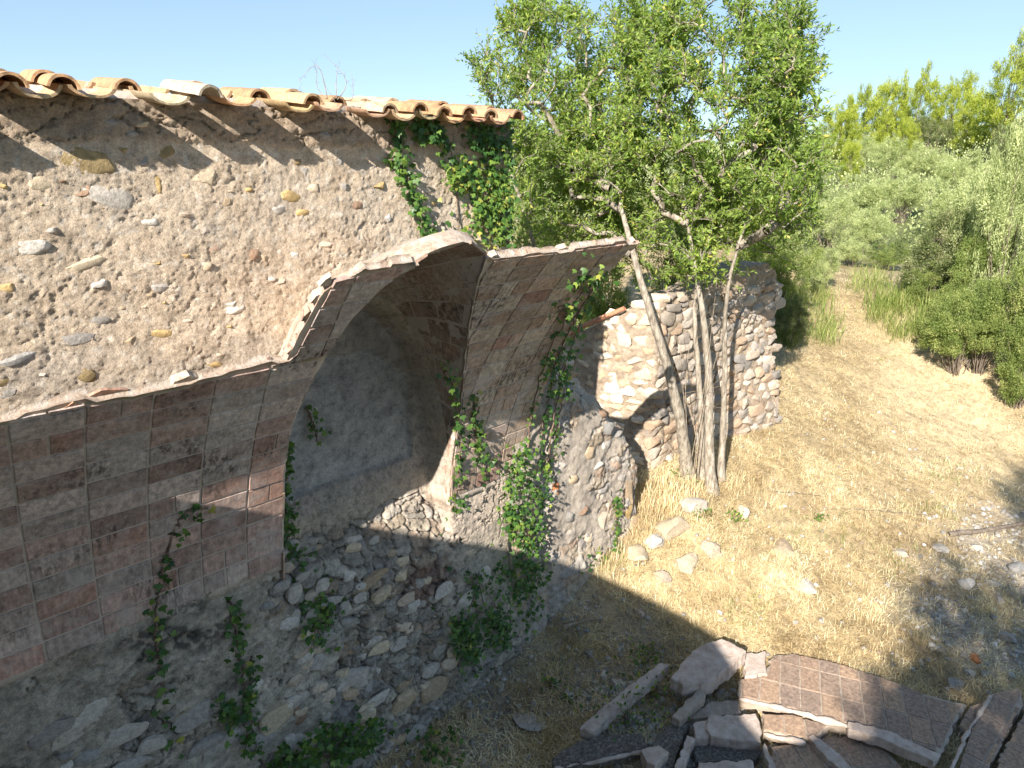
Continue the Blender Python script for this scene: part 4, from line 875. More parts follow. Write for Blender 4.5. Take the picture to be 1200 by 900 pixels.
# ================================================================= TREES
def grow(base_pts, r0, attract, rng, droop=0.):
    """base_pts: stems (polylines). attract: target points. returns tubes and tip list."""
    nodes = []; par = []; 
    for st in base_pts:
        Q = smooth_path(st, 6); prev = -1
        for q in Q: nodes.append(q); par.append(prev); prev = len(nodes) - 1
    first = len(nodes); order = np.argsort([min(np.linalg.norm(a - n_) for n_ in nodes[:first:3]) for a in attract]); paths = []; tips = []
    for i in order:
        a = attract[i]; N = np.array(nodes); d = a - N; dist = np.linalg.norm(d, axis=1); pen = dist + 1.1 * np.maximum(0, -d[:, 2]) + .15 * dist * (d[:, 2] < .3 * dist)
        pen[:2] += 99; k = int(np.argmin(pen)); L = dist[k]
        if L < .04: continue
        p0 = N[k]; mid = lerp(p0, a, .5) + rng.normal(size=3) * .07 * L + np.array([0, 0, .06 * L]); ns_ = max(2, int(L / .09)); t = np.linspace(0, 1, ns_ + 1)[:, None]
        Q = (1 - t) ** 2 * p0 + 2 * t * (1 - t) * mid + t * t * a; prev = k; ids = [k]
        for q in Q[1:]: nodes.append(q); par.append(prev); prev = len(nodes) - 1; ids.append(prev)
        paths.append(ids); tips.append((a, (Q[-1] - Q[-2]) / (np.linalg.norm(Q[-1] - Q[-2]) + 1e-9)))
    cnt = np.ones(len(nodes))
    for i in range(len(nodes) - 1, -1, -1):
        if par[i] >= 0: cnt[par[i]] += cnt[i] * .16 if i in () else 0
    tipc = np.zeros(len(nodes))
    for ids in paths: tipc[ids[-1]] += 1
    for i in range(len(nodes) - 1, -1, -1):
        if par[i] >= 0: tipc[par[i]] += tipc[i]
    N = np.array(nodes); T = Tubes()
    for ids in paths:
        r = .0035 * np.sqrt(np.maximum(tipc[ids], 1)) ** 1.05; r[0] = min(r[0], r[1] * 1.15) if len(r) > 1 else r[0]; T.add(N[ids], np.maximum(r, .003), 5)
    return N, T, tips, first
def pick_env(env, n, rng, pts=None):
    out = []
    wts = np.array([e[3] * e[4] for e in env], float); wts /= wts.sum()
    while len(out) < n:
        e = env[rng.choice(len(env), p=wts)]; px, py, r, rx, ry, rd = e
        v = rng.normal(size=3); v /= np.linalg.norm(v); v *= rng.uniform(.25, 1.) ** .5
        p = atR(px + v[0] * rx, py + v[1] * ry, r + v[2] * rd); out.append(p)
    return np.array(out)
def leaves_on(tips, rng, ntw, tl, nl, lsize, up=.5, hang=.0):
    """twigs round each branch tip with leaves along them"""
    A = np.array([t[0] for t in tips]); Dn = np.array([t[1] for t in tips]); P_ = []; Dd = []
    T = Tubes()
    for a, d in zip(A, Dn):
        for _ in range(ntw):
            v = d * .5 + rng.normal(size=3) * .75 + (0, 0, up); v /= np.linalg.norm(v); L = tl * rng.uniform(.6, 1.2); s0 = a - d * rng.uniform(0, .12)
            q = np.stack([s0, s0 + v * L * .5 + (0, 0, .02), s0 + v * L]); T.add(q, [.0028, .002, .0012], 3)
            t = np.linspace(.12, 1., nl); w_ = rng.normal(size=(nl, 3)) * .8 + v * 1.0 + (0, 0, -hang)
            P_.append(s0 + v * (L * t)[:, None]); Dd.append(w_)
    P_ = np.concatenate(P_); Dd = np.concatenate(Dd); X = Dd / np.linalg.norm(Dd, axis=1)[:, None]
    R = rng.normal(size=X.shape) + (-.3, -.2, .8); Y = np.cross(R, X); Y /= np.linalg.norm(Y, axis=1)[:, None] + 1e-9; Z = np.cross(X, Y)
    sz = rng.uniform(*lsize, len(P_)); V, F = scatter(LEAF_V, LEAF_F, P_, X, Y, Z, sz)
    cl = np.repeat(np.repeat(rng.beta(2, 2, len(A)) * .35, ntw * nl), 1)
    v = np.clip(cl + rng.beta(2.2, 2.6, len(P_)) * .62 + (rng.rand(len(P_)) < .035) * .5, 0, 1)
    return V, F, np.repeat(v, len(LEAF_V)), T
def tree(name, label, stems, radii, env, natt, ntw, tl, nl, lsize, mat, bark, seed, cat='tree'):
    rng = np.random.RandomState(seed); st3 = []
    for st in stems: st3.append([np.array(p) for p in st])
    att = pick_env(env, natt, rng); N, T, tips, _ = grow(st3, .1, att, rng)
    base = np.mean([s_[0] for s_ in st3], 0); t = thing(name, label, cat, loc=tuple(base))
    for st, (ra, rb) in zip(st3, radii):
        Q = smooth_path(st, 8); Q = Q + .012 * np.stack([fbm(Q[:, 2] * 2.5 + i * 7, Q[:, 0], 3.) for i in range(3)], 1); T2 = Tubes(); L = np.linspace(0, 1, len(Q)); R = lerp(ra, rb, L) * (1 + .9 * np.exp(-L * 26) * .5) * (1 + .10 * fbm(L * 14, L * 0 + seed, 0.))
        T2.add(Q, R, 12); me = T2.mesh('trunk', bark); me.transform(Matrix.Translation(-t.location)); obj('trunk', me, t)
    me = T.mesh('branches', bark); me.transform(Matrix.Translation(-t.location)); obj('branches', me, t)
    V, F, v, T3 = leaves_on(tips, rng, ntw, tl, nl, lsize)
    me = mesh_from('crown', V, F, mat, False, attr=v); me.transform(Matrix.Translation(-t.location)); obj('crown', me, t)
    me = T3.mesh('twigs', bark); me.transform(Matrix.Translation(-t.location)); obj('twigs', me, t)
    return t
def PR(l): return [atR(x, y, r) for x, y, r in l]
R1 = float(np.hypot(*surf(832, 575, 'G', 0)[:2]))
tree('multi_stem_tree', 'tall leafy tree with pale slim trunks standing before the rubble wall', [PR([(834, 578, R1), (830, 520, R1 + .03), (832, 440, R1 + .05), (822, 350, R1 + .1), (808, 280, R1 + .2), (800, 220, R1 + .3)]),
      PR([(822, 560, R1 + .2), (822, 480, R1 + .25), (815, 400, R1 + .3), (812, 330, R1 + .4), (838, 260, R1 + .5), (850, 215, R1 + .5)]),
      PR([(845, 562, R1 + .3), (848, 480, R1 + .3), (850, 400, R1 + .3), (848, 350, R1 + .2), (866, 280, R1 + .1), (888, 225, R1)])],
     [(.066, .012), (.046, .010), (.044, .010)],
     [(835, 120, 8.4, 120, 170, 1.1), (905, 90, 8.3, 50, 120, .7), (770, 90, 8.5, 55, 140, .8), (895, 220, 8.1, 70, 70, .8), (800, 280, 8.3, 85, 60, .8), (930, 60, 8.3, 30, 60, .4), (930, 170, 8.2, 40, 60, .5), (915, 265, 9.5, 45, 50, .6), (945, 200, 9.5, 26, 60, .5)], 820, 6, .22, 14, (.040, .070), M['leaf'], M['bark'], 1)
R2 = float(np.hypot(*surf(806, 552, 'G', 0)[:2]))
tree('leaning_tree', 'tree with one dark leaning trunk, rising behind the tiled corner', [PR([(806, 556, R2 - .1), (797, 480, R2 - .35), (770, 390, R2 - .6), (745, 310, R2 - .6), (728, 245, R2 - .3), (716, 200, R2 - .05), (712, 150, R2 + .1)])],
     [(.074, .010)],
     [(655, 110, 9., 55, 150, 1.), (700, 180, 8.9, 60, 120, .9), (715, 190, 8.0, 45, 60, .4), (640, 220, 9.1, 55, 80, .8), (690, 280, 8.8, 70, 60, .7), (610, 60, 9.1, 28, 70, .5), (735, 40, 8.8, 30, 60, .5)], 660, 6, .22, 14, (.040, .070), M['leaf'], M['bark'], 2)
tree('sapling', 'sparse dark green sapling top peeking above the roof tiles at the corner', [PR([(640, 330, 7.6), (615, 250, 7.5), (590, 180, 7.5), (575, 110, 7.5)])], [(.03, .008)],
     [(572, 90, 7.5, 26, 40, .3), (595, 150, 7.5, 20, 40, .3), (618, 200, 7.6, 22, 60, .4), (625, 270, 7.6, 28, 40, .4)], 150, 4, .2, 13, (.035, .06), M['leaf'], M['bark'], 3)
# dead shoots before the wall
def shoots(label, base, tops, seed, mat='twig', r=.006):
    rng = np.random.RandomState(seed); T = Tubes(); b_ = np.array(base)
    for tp_ in tops:
        t_ = np.array(tp_); m_ = lerp(b_, t_, .5) + rng.normal(size=3) * .08; Q = smooth_path([b_ + rng.normal(size=3) * (.04, .04, 0), m_, t_], 6); T.add(Q, np.linspace(r, r * .35, len(Q)), 5)
        for _ in range(4):
            k = rng.randint(len(Q) // 3, len(Q)); v = rng.normal(size=3) * .5 + (0, 0, .5); v *= np.linalg.norm(t_ - b_) * rng.uniform(.1, .28) / np.linalg.norm(v); T.add([Q[k], Q[k] + v * .5 + rng.normal(size=3) * .01, Q[k] + v], [r * .4, r * .3, r * .2], 4)
    o = obj('dry_shoots', T.mesh('dry_shoots', M[mat])); tag(o, label, 'dry shoots'); return o
shoots('bare grey shoots rising between the pale trunks and the leaning trunk', PR([(812, 566, R1 + .1)])[0], PR([(780, 430, R1), (795, 380, R1), (815, 350, R1 - .1), (830, 420, R1 - .1), (850, 380, R1 + .1), (770, 500, R1), (800, 460, R1 + .2), (840, 330, R1)]), 4)
shoots('leafless twiggy weed growing on top of the roof tiles', atY(386, 116, D - .02), [atY(x, y, D + .05) for x, y in [(350, 96), (372, 78), (385, 68), (398, 76), (412, 86), (345, 104), (378, 95)]], 5, r=.003)
shoots('tangle of dry roots hanging from a hole in the rubble foot', surf(505, 750, 'W', .05), [surf(x, y, 'W', .12) for x, y in [(475, 770), (480, 800), (500, 810), (530, 790), (550, 800), (545, 820), (490, 756), (560, 760)]], 6, r=.004)
# ================================================================= SHRUBS (unit crowns, shared)
def shrub_mesh(name, seed, nclump, nl, lsize, mat, shape='round', aspect=.5, up=.3):
    rng = np.random.RandomState(seed); v = rng.normal(size=(nclump, 3)); v /= np.linalg.norm(v, axis=1)[:, None]; r = rng.uniform(.25, 1, nclump) ** .45
    lump = 1 + .5 * fbm(v[:, 0] * 1.6 + seed, v[:, 1] * 1.6, v[:, 2] * 1.6, 3)
    C = v * (r * lump)[:, None]
    if shape != 'pine':
        lb = rng.normal(size=(13, 3)); lb /= np.linalg.norm(lb, axis=1)[:, None]; lb *= rng.uniform(.35, .75, (13, 1)); lr = rng.uniform(.24, .46, 13); q_ = rng.randint(0, 13, nclump); C = lb[q_] + v * (lr[q_] * rng.uniform(.55, 1, nclump) ** .5)[:, None]
    if shape == 'pine': C[:, :2] *= (1 - .35 * np.clip(C[:, 2:3], 0, 1.2)); C[:, 2] *= 1.1
    d = (C / (np.linalg.norm(C, axis=1)[:, None] + .1) if shape == 'pine' else v) * .6 + (0, 0, up) + rng.normal(size=C.shape) * .3
    P_ = np.repeat(C, nl, 0); Dd = np.repeat(d, nl, 0)
    spread = rng.normal(size=P_.shape) * .045 + Dd * rng.uniform(-.04, .10, (len(P_), 1))
    X = Dd + rng.normal(size=P_.shape) * .55; X /= np.linalg.norm(X, axis=1)[:, None]; R = rng.normal(size=X.shape) + (0, 0, .6); Y = np.cross(R, X); Y /= np.linalg.norm(Y, axis=1)[:, None]; Z = np.cross(X, Y)
    sz = rng.uniform(*lsize, len(P_)); tv = np.array(LEAF_V) * (1, aspect / .34, 1); V, F = scatter(tv, LEAF_F, P_ + spread, X, Y, Z, sz)
    at = np.clip(np.repeat(rng.beta(1.3, 1.3, nclump) * .6 - .05, nl) + rng.beta(2, 2.4, len(P_)) * .5, 0, 1)
    foliage = mesh_from(name, V, F, mat, False, attr=np.repeat(at, 4)); T = Tubes()
    for c in C[rng.permutation(nclump)[:24]]:
        b0 = np.array([rng.normal() * .08, rng.normal() * .08, -1.25]); T.add(smooth_path([b0, lerp(b0, c, .5) * (.8, .8, 1) + rng.normal(size=3) * .05, c], 3), np.linspace(.020, .004, 9), 4)
    return foliage, T.mesh(name + '_branches', M['bark2'])
KIND = dict(pine=[shrub_mesh('pine_crown', 100 + i, 230, 90, (.05, .10), M['pine'], 'pine', .2, .9) for i in range(3)],
            olive=[shrub_mesh('olive_crown', 110 + i, 300, 90, (.035, .065), M['olive'], 'round', .22, .5) for i in range(3)],
            holm=[shrub_mesh('holm_crown', 120 + i, 300, 90, (.03, .055), M['holm'], 'round', .42, .3) for i in range(3)],
            maquis=[shrub_mesh('scrub_crown', 130 + i, 300, 90, (.03, .055), M['maquis'], 'round', .36, .35) for i in range(3)])
def shrub(name, label, kind, px, py, r, rpx, asp=1., seed=0, group=None, cat='shrub'):
    rng = np.random.RandomState(seed + 500); c = atR(px, py, r); d = ray(px, py); s = rpx * r / math.hypot(d[0], d[1]) * np.linalg.norm(d) / FPX * .62 if False else rpx * float(c @ cF) / FPX
    zg = float(gz(c[0], c[1])); bz = min(zg, c[2] - s * asp) ; t = thing(name, label, cat, group, loc=(c[0], c[1], zg))
    fm, bm_ = KIND[kind][seed % 3]; rz = rng.uniform(0, 6.28)
    top_ = c[2] + s * asp - zg; sz_ = max(s * asp, top_ * .5) if kind != 'pine' else s * asp * 1.05; cz = top_ - sz_ * .97
    o = obj('crown', fm, t); o.location = (0, 0, cz); o.scale = (s, s, sz_); o.rotation_euler[2] = rz
    o = obj('branches', bm_, t); o.location = (0, 0, cz); o.scale = (s, s, max(sz_, cz / 1.2)); o.rotation_euler[2] = rz
RB = lambda x, y: float(np.hypot(*surf(x, y, 'G', 0)[:2]))
SH = [('scrub_bush', 'low green shrub with thin bare stems between the tall grass and the twiggy shrub', 'maquis', 1132, 372, RB(1135, 440), 52, 1.05), ('scrub_bush', 'shrub at the right edge casting shade onto the straw, below the rightmost shrub', 'maquis', 1205, 405, RB(1200, 480), 46, 1.1), ('olive_shrub', 'pale grassy bush closing the end of the path', 'olive', 1000, 296, 22, 28, .8), ('scrub_bush', 'green bush just right of the path end', 'maquis', 1042, 296, 22, 26, .8), ('pine_tree', 'round yellow green pine, leftmost on the skyline ridge', 'pine', 1010, 150, 52, 34, 1.1), ('pine_tree', 'yellow green pine second from the left on the skyline', 'pine', 1042, 132, 54, 30, 1.1),
      ('pine_tree', 'tall bright pine in the middle of the skyline', 'pine', 1078, 130, 54, 30, 1.15), ('pine_tree', 'pine right of the skyline middle, above the dark round oak', 'pine', 1122, 128, 54, 30, 1.1),
      ('pine_tree', 'broad golden pine below the skyline, right of the dark oak', 'pine', 1142, 146, 48, 32, 1.0), ('pine_tree', 'darkest tall pine at the upper right picture corner', 'pine', 1190, 108, 44, 36, 1.2),
      ('pine_tree', 'small golden pine low on the slope under the skyline', 'pine', 1060, 162, 46, 18, 1.1), ('pine_tree', 'small lone golden pine amid pale olive scrub', 'pine', 996, 190, 40, 17, 1.25),
      ('pine_tree', 'pale pine just right of the big tree crown', 'pine', 980, 160, 50, 30, 1.), ('pine_tree', 'golden pine under the darkest corner pine', 'pine', 1168, 150, 46, 24, 1.),
      ('oak_tree', 'dark round holm oak between the golden pines', 'holm', 1095, 148, 47, 24, .9), ('oak_tree', 'dark holm oak at the right edge below the corner pine', 'holm', 1195, 148, 36, 30, .9),
      ('olive_shrub', 'pale olive scrub right of the lone golden pine', 'olive', 1040, 192, 38, 34, .8), ('olive_shrub', 'grey green olive scrub beneath the small golden pine', 'olive', 1085, 190, 38, 34, .7),
      ('olive_shrub', 'silvery scrub at the right end of the olive belt', 'olive', 1130, 196, 36, 36, .75), ('olive_shrub', 'grey olive scrub under the leftmost pines', 'olive', 1015, 180, 44, 26, .7),
      ('olive_shrub', 'broad pale olive bush in the slope middle', 'olive', 1060, 228, 31, 40, .8), ('olive_shrub', 'olive bush left of the slope middle, next to the tree crown', 'olive', 1005, 228, 31, 36, .85),
      ('olive_shrub', 'olive bush at the lower left of the slope, above the path end', 'olive', 975, 262, 26, 42, .9), ('olive_shrub', 'light olive bush directly above the path end', 'olive', 1020, 270, 25, 40, .85),
      ('olive_shrub', 'olive bush behind the big right hand scrub', 'olive', 1105, 232, 28, 36, .85), ('olive_shrub', 'silver leaved olive hanging in at the right edge', 'olive', 1196, 220, RB(1195, 400), 58, 1.5),
      ('olive_shrub', 'pale dusty bush at the right edge above the twiggy shrub', 'olive', 1150, 225, RB(1150, 350), 44, 1.1),
      ('scrub_bush', 'big dark scrub bush bordering the right side of the path', 'holm', 1112, 276, RB(1090, 352), 60, .85), ('scrub_bush', 'green scrub at the foot of the big dark bush', 'maquis', 1085, 325, RB(1085, 362), 34, .7),
      ('scrub_bush', 'reddish brown tinged scrub behind the bare twigs', 'maquis', 1160, 320, RB(1160, 395), 52, 1.), ('scrub_bush', 'twiggy shrub on bare stems, nearest on the right side', 'maquis', 1165, 345, RB(1160, 438), 50, 1.),
      ('scrub_bush', 'rightmost near shrub, cut by the picture edge', 'maquis', 1222, 350, RB(1215, 462), 58, 1.2), ('scrub_bush', 'small dusty shrub at the left of the bare twigs', 'maquis', 1122, 355, RB(1120, 405), 32, .9),
      ('scrub_bush', 'dense scrub behind the rubble wall, left of the path', 'maquis', 918, 295, RB(925, 370), 50, 1.1), ('scrub_bush', 'dark low bush in shade at the left path edge', 'holm', 925, 368, RB(925, 405), 32, .9),
      ('scrub_bush', 'loose green bush right above the rubble wall end', 'maquis', 895, 262, 15, 52, .9), ('scrub_bush', 'small bush ending the left bushes beside the path', 'olive', 965, 310, RB(965, 345), 32, .9),
      ('scrub_bush', 'bush in the gap between the broken vault and the rubble wall', 'maquis', 700, 330, 10.5, 58, .8), ('scrub_bush', 'dark bush behind the sunlit rubble wall crest', 'maquis', 790, 290, 12, 60, .8),
      ('scrub_bush', 'bush filling the view just behind the tiled corner', 'maquis', 640, 260, 11.5, 50, 1.), ('scrub_bush', 'far bush seen through the thin lower crown', 'olive', 850, 240, 22, 60, .8),
      ('scrub_bush', 'far pale bush behind the leaning trunk', 'olive', 745, 250, 20, 60, .8)]
GRP = dict(pine_tree='pines on the hill ridge', oak_tree='holm oaks among the pines', olive_shrub='olive bushes on the slope', scrub_bush='scrub bushes beside the path and the ruin')
for i, (n_, lab, kd, px, py, r, rp, asp) in enumerate(SH): shrub(n_, lab, kd, px, py, r, rp * .93, asp, i, GRP[n_])
# far wood over the ridge and round the clearing
rng = np.random.RandomState(55); fv, _b = KIND['olive'][0]
def wood(name, label, n, fpos, mats, seed):
    rng = np.random.RandomState(seed); xy = fpos(n, rng); z = gz(xy[:, 0], xy[:, 1]); nl = 130; P_ = []; 
    c = np.column_stack([xy, z]); s = rng.uniform(.9, 2.0, len(c)); v = rng.normal(size=(len(c), nl, 3)); v /= np.linalg.norm(v, axis=2)[..., None]; v[..., 2] = np.abs(v[..., 2])
    P_ = (c[:, None] + v * s[:, None, None] * rng.uniform(.5, 1, (len(c), nl, 1))).reshape(-1, 3); X = v.reshape(-1, 3) + rng.normal(size=P_.shape) * .5 + (0, 0, .4); X /= np.linalg.norm(X, axis=1)[:, None]; A, B, _ = frames(X, 0, rng)
    V, F = scatter(np.array(LEAF_V) * (1, 1.6, 1), LEAF_F, P_, X, A, B, rng.uniform(.07, .15, len(P_)))
    at = np.clip(np.repeat(rng.beta(2, 2, len(c)) * .5, nl) + rng.beta(2, 2, len(P_)) * .5, 0, 1); o = obj(name, mesh_from(name, V, F, mats, False, attr=np.repeat(at, 4)), kind='stuff'); o['label'] = label; o['category'] = 'scrub'
def hillpos(n, rng):
    x = rng.uniform(14, 85, n * 8); y = rng.uniform(-45, 75, n * 8); r = np.hypot(x, y); u = -y * 0 + (y - (6.4 + .38 * (x - 18))); onpath = (np.abs(u) < 2.2) & (x < 24); az = np.degrees(np.arctan2(y, x))
    k = (r > 21) & ~onpath ; return np.column_stack([x[k], y[k]])[:n]
wood('hillside_scrub', 'low grey green scrub covering the hillside between the bushes', 2300, hillpos, M['olive'], 8)
# ================================================================= GRASS
def blades(name, label, xy, seed, length, width, mat, flat, bend=.25, vr=(0, 1), kind='stuff', cat='grass', zoff=.004, lab=True):
    rng = np.random.RandomState(seed); n = len(xy); P_ = np.column_stack([xy, gfull(xy[:, 0], xy[:, 1]) + zoff]); az = rng.uniform(0, 2 * math.pi, n); el = np.abs(rng.normal(size=n)) * flat if flat < 1 else rng.uniform(.6, 1.5, n)
    X = np.stack([np.cos(az) * np.cos(el), np.sin(az) * np.cos(el), np.sin(el)], 1); Y = np.stack([-np.sin(az), np.cos(az), rng.normal(size=n) * .2], 1); Z = np.cross(X, Y); L = rng.uniform(length * .5, length * 1.4, n)
    wv = width / length; tv = [(0, -wv / 2, 0), (.55, -wv / 2 * .8, bend * .35), (1, 0, 0), (.55, wv / 2 * .8, bend * .35), (0, wv / 2, 0)]
    V, F = scatter(tv, [(0, 1, 3, 4)], P_, X, Y, Z, L); V2 = V.reshape(n, 5, 3); k = np.arange(n) * 5
    F = np.concatenate([F, np.stack([k + 1, k + 2, k + 3, k + 3], 1)[:0].reshape(0, 4)]) if False else np.concatenate([np.stack([k, k + 1, k + 3, k + 4], 1)])
    F3 = np.stack([k + 1, k + 2, k + 3], 1)
    v = np.clip(vr[0] + (vr[1] - vr[0]) * rng.beta(2, 1.6, n) + (.55 * fbm(xy[:, 0] * 1.3, xy[:, 1] * 1.3, 12., 4) + .25 * fbm(xy[:, 0] * 6, xy[:, 1] * 6, 13., 3) if mat == M['straw'] else 0), 0, 1)
    F4 = np.stack([k, k + 1, k + 2, k + 3], 1)
    o = obj(name, mesh_from(name, V, F4, mat, False, attr=np.repeat(v, 5)))
    if kind: o['kind'] = kind
    o['label'] = label; o['category'] = cat; return o
def region_pts(n, rng):
    """world-space sampling, density falling with distance"""
    out = []
    while sum(map(len, out)) < n:
        r = 3 + 17 * rng.rand(n) ** 1.5; a = np.radians(rng.uniform(2, 60, n)); x = r * np.cos(a); y = r * np.sin(a)
        fw_side = np.minimum((y - FC[1]) * d2[0] - (x - FC[0]) * d2[1], (y - FA[1]) * d1[0] - (x - FA[0]) * d1[1])
        k = (y > .1) & ~((y > 4.0) & (x < 6.0)) & ~((fw_side > -.03) & (x < 9.4)) & (y < 7.5) & (rng.rand(n) > np.clip(gravel_mask(x, y), 0, 1) * .8)
        k &= rng.rand(n) > .75 * sstep(.18, .5, fbm(x * 1.1 + 5, y * 1.1, 14., 3))
        pth = sstep(1.7, .6, np.abs(y - (1.6 + .30 * (x - 9)))) * sstep(9, 13, x); k &= rng.rand(n) > pth * .55
        out.append(np.column_stack([x[k], y[k]]))
    return np.concatenate(out)[:n]
rng = np.random.RandomState(91)
blades('straw_litter', 'trampled dry yellow straw covering the clearing', region_pts(230000, rng), 1, .085, .0055, M['straw'], .42)
tuf = region_pts(1900, rng); tp_ = np.repeat(tuf, 26, 0) + rng.normal(size=(1900 * 26, 2)) * .04
blades('dry_tufts', 'short tufts of standing dry grass across the clearing', tp_, 2, .075, .004, M['straw'], 2., vr=(.2, 1))
def tuft_at(px, py, n, spread, rng):
    p = surf(px, py, 'G', 0); return p[:2] + rng.normal(size=(n, 2)) * spread
gp = [tuft_at(rng.uniform(a[0], a[1]), rng.uniform(a[2], a[3]), 16, .05, rng) for a in [(940, 1040, 590, 650), (1050, 1130, 590, 612), (1030, 1075, 640, 680), (830, 940, 600, 660), (700, 740, 640, 680), (1090, 1150, 545, 570), (850, 900, 700, 740), (1020, 1060, 400, 425), (640, 700, 730, 800)] for _ in range(14)]
blades('green_grass', 'scattered fresh green grass blades among the straw', np.concatenate(gp), 3, .07, .005, M['grass'], 2., vr=(.1, .9))
def edge_pts(n, rng, boxes):
    o = []
    for x0, x1, y0, y1, m in boxes:
        for _ in range(m): o.append(tuft_at(rng.uniform(x0, x1), rng.uniform(y0, y1), n, .12, rng))
    return np.concatenate(o)
blades('tall_grass', 'tall dry and green grass along the foot of the scrub by the path', edge_pts(26, rng, [(1018, 1100, 340, 385, 80), (1040, 1100, 385, 405, 26), (905, 975, 345, 410, 60), (1000, 1030, 325, 345, 14)]), 4, .42, .012, M['grass'], 2., vr=(.2, 1))
blades('dry_bank_grass', 'long dry grass on the bank below the tree trunks', edge_pts(24, rng, [(745, 830, 560, 625, 60), (850, 900, 560, 590, 20), (700, 760, 600, 680, 24)]), 5, .13, .006, M['straw'], 2., vr=(.25, 1))
def weed(label, px, py, seed, n=60, h=.16, kind='G'):
    rng = np.random.RandomState(seed); p = surf(px, py, kind, 0); P_ = p + rng.normal(size=(n, 3)) * (h * .55, h * .55, 0) + np.array([0, 0, 1]) * (rng.rand(n, 1) * h); X = rng.normal(size=(n, 3)) + (0, 0, .9); X /= np.linalg.norm(X, axis=1)[:, None]; A, B, _ = frames(X, 0, rng)
    V, F = scatter(np.array(LEAF_V) * (1, 1.4, 1), LEAF_F, P_, X, A, B, rng.uniform(.03, .06, n)); T = Tubes()
    for q in P_[:18]: T.add([p + rng.normal(size=3) * (.01, .01, 0), lerp(p, q, .6) + (0, 0, .01), q], .002, 4)
    t = thing('weed', label, 'weed', 'small green weeds on the ground', loc=tuple(p)); me = mesh_from('foliage', V, F, M['ivy'], False, attr=np.repeat(rng.uniform(.3, 1, n), 4)); me.transform(Matrix.Translation(-t.location)); obj('foliage', me, t); me = T.mesh('stem', M['stem']); me.transform(Matrix.Translation(-t.location)); obj('stem', me, t)
weed('bright green weed above the long narrow slab', 757, 776, 1, 90, .16); weed('straggly dark weed growing between the long slab and the propped slab', 735, 850, 2, 200, .30); weed('dark weed in the hollow under the propped slab', 760, 815, 3, 120, .22)
weed('small green weed in sunlit straw between the pale boulders and the trunks', 862, 612, 4, 60, .10); weed('green sprout at the foot of the pale trunks', 802, 560, 5, 60, .14); weed('tiny green plant in the shaded dirt by the bottom flat stone', 665, 825, 6, 40, .08)
weed('leafy sprout right beside the rounded pale boulder', 824, 610, 7, 40, .1); weed('dark weed on the gravelly slab edge at the lower right', 1075, 880, 8, 60, .12); weed('green weed in the shaded grass near the ivy foot', 645, 808, 9, 40, .08)
weed('sunlit yellow green weed on the clearing, right of the trunks shadow', 960, 610, 10, 40, .08)
# sticks
def stick(label, pts, r, mat='twig', seed=0):
    rng = np.random.RandomState(seed); Q = smooth_path([surf(x, y, 'G', z_) for x, y, z_ in pts], 6); Q += rng.normal(size=Q.shape) * .004; T = Tubes(); T.add(Q, np.linspace(r, r * .6, len(Q)), 7); o = obj('stick', T.mesh('stick', M[mat])); tag(o, label, 'stick', 'dead sticks on the ground')
stick('grey dead branch on the shaded litter right of the ivy', [(660, 738, .03), (682, 731, .05), (702, 726, .04)], .018)
stick('thin crossing twig near the grey dead branch', [(690, 710, .02), (702, 700, .05), (712, 690, .02)], .006, seed=1)
stick('dark fallen branch at the right edge of the clearing', [(1112, 624, .03), (1140, 622, .07), (1165, 620, .05), (1205, 612, .1)], .035, 'bark2', 2)
stick('long thin twig on the straw in the middle of the clearing', [(985, 597, .02), (1035, 600, .04), (1085, 603, .02)], .007, 'bark2', 3)
stick('thin twig on the straw left of the middle twig', [(905, 575, .02), (940, 580, .03), (965, 585, .02)], .005, 'bark2', 4)
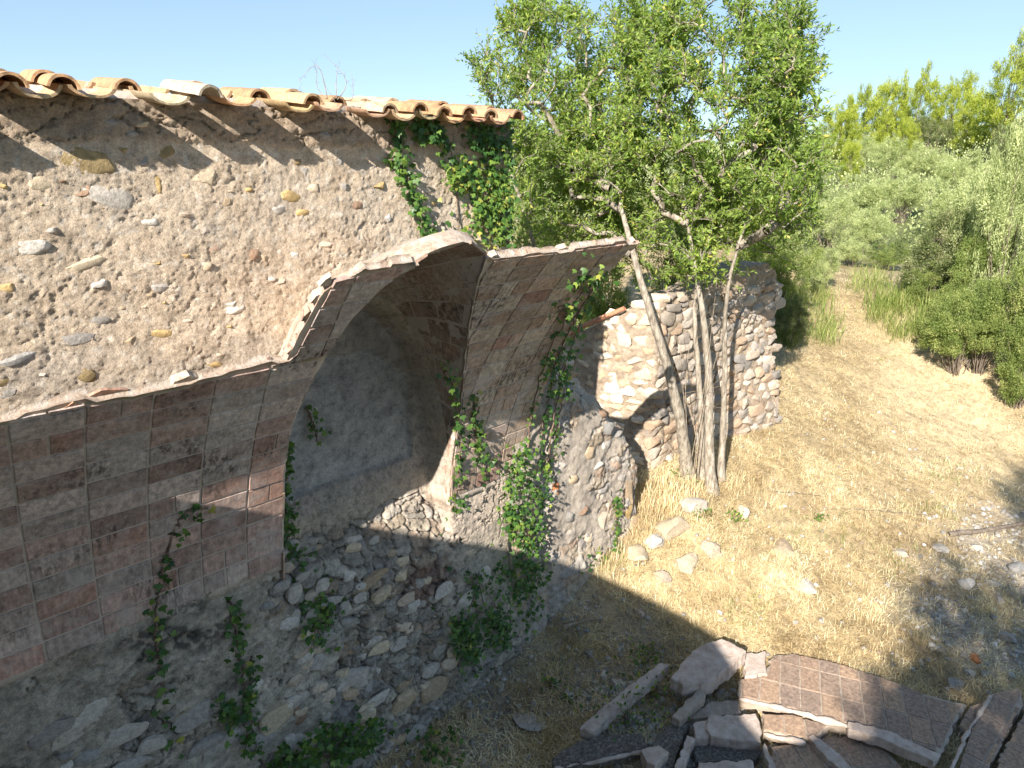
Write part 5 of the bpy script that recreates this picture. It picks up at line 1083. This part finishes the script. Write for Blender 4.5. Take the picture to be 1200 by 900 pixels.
# ================================================================= OUTSIDE THE FRAME: what throws the broad shadows
prof_s = [(8, .1), (3.4, .1), (2.6, .15), (2.3, .22), (1.9, .33), (1.5, .38), (.7, .38), (.1, .36), (-.25, .32), (-.45, .2), (-.56, .1), (-.62, -.2), (-.9, -.3), (-1.3, 0), (-1.7, .15), (-1.8, .3), (-1.92, .62), (-2.15, .95), (-2.35, 1.0), (-2.5, .7), (-5.5, .6)]  # top outline of an unseen wall, shaped to cast the broad shadow
V = []; 
for x_ in (-2.35, -1.95):
    for y_, z_ in prof_s: V.append((x_, y_, z_))
    for y_, z_ in prof_s[::-1]: V.append((x_, y_, -5.6))
n_ = len(prof_s) * 2; fs = [tuple(range(n_)), tuple(range(2 * n_ - 1, n_ - 1, -1))] + [(i, (i + 1) % n_, n_ + (i + 1) % n_, n_ + i) for i in range(n_)]
me = bpy.data.meshes.new('shade_wall'); me.from_pydata(V, [], fs); me.materials.append(M['mortar']); bm = bmesh.new(); bm.from_mesh(me); bmesh.ops.triangulate(bm, faces=bm.faces); bmesh.ops.recalc_face_normals(bm, faces=bm.faces); bm.to_mesh(me); bm.free()
o = obj('shade_wall', me); tag(o, 'unseen wall outside the frame to the left, outlined to cast the broad shadow', 'wall')
def off_tree(label, c, r, zb, seed):
    t = thing('shade_tree', label, 'tree', 'trees outside the frame', loc=(c[0], c[1], zb)); fm, bm_ = KIND['maquis'][seed]; o = obj('crown', fm, t); o.location = (0, 0, c[2] - zb); o.scale = (r, r, r * 1.1); o = obj('crown', KIND['holm'][seed][0], t); o.location = (0, 0, c[2] - zb); o.scale = (r * .85, r * .85, r * .9); o = obj('crown', KIND['olive'][seed][0], t); o.location = (0, 0, c[2] - zb); o.scale = (r * .9, r * .9, r * .95); o.rotation_euler = (0, 0, 2.); o = obj('branches', bm_, t); o.location = (0, 0, c[2] - zb); o.scale = (r, r, (c[2] - zb) / 1.25)
for k, (lab_, c_, r_) in enumerate([('leafy tree outside the frame, behind the viewer on the right', (-4., -5.45, 2.1), 2.95), ('second leafy tree outside the frame, further right behind the viewer', (-4., -6.7, 4.7), 2.5),
      ('tall leafy tree outside the frame, highest of the three', (-4., -8.7, 7.4), 2.9)]): off_tree(lab_, c_, r_, -5, k % 3)

for o in bpy.data.objects:
    if o.parent and o.name.split('.')[0] in ('twigs', 'branches', 'crown', 'foliage', 'stem'): o['kind'] = 'stuff'
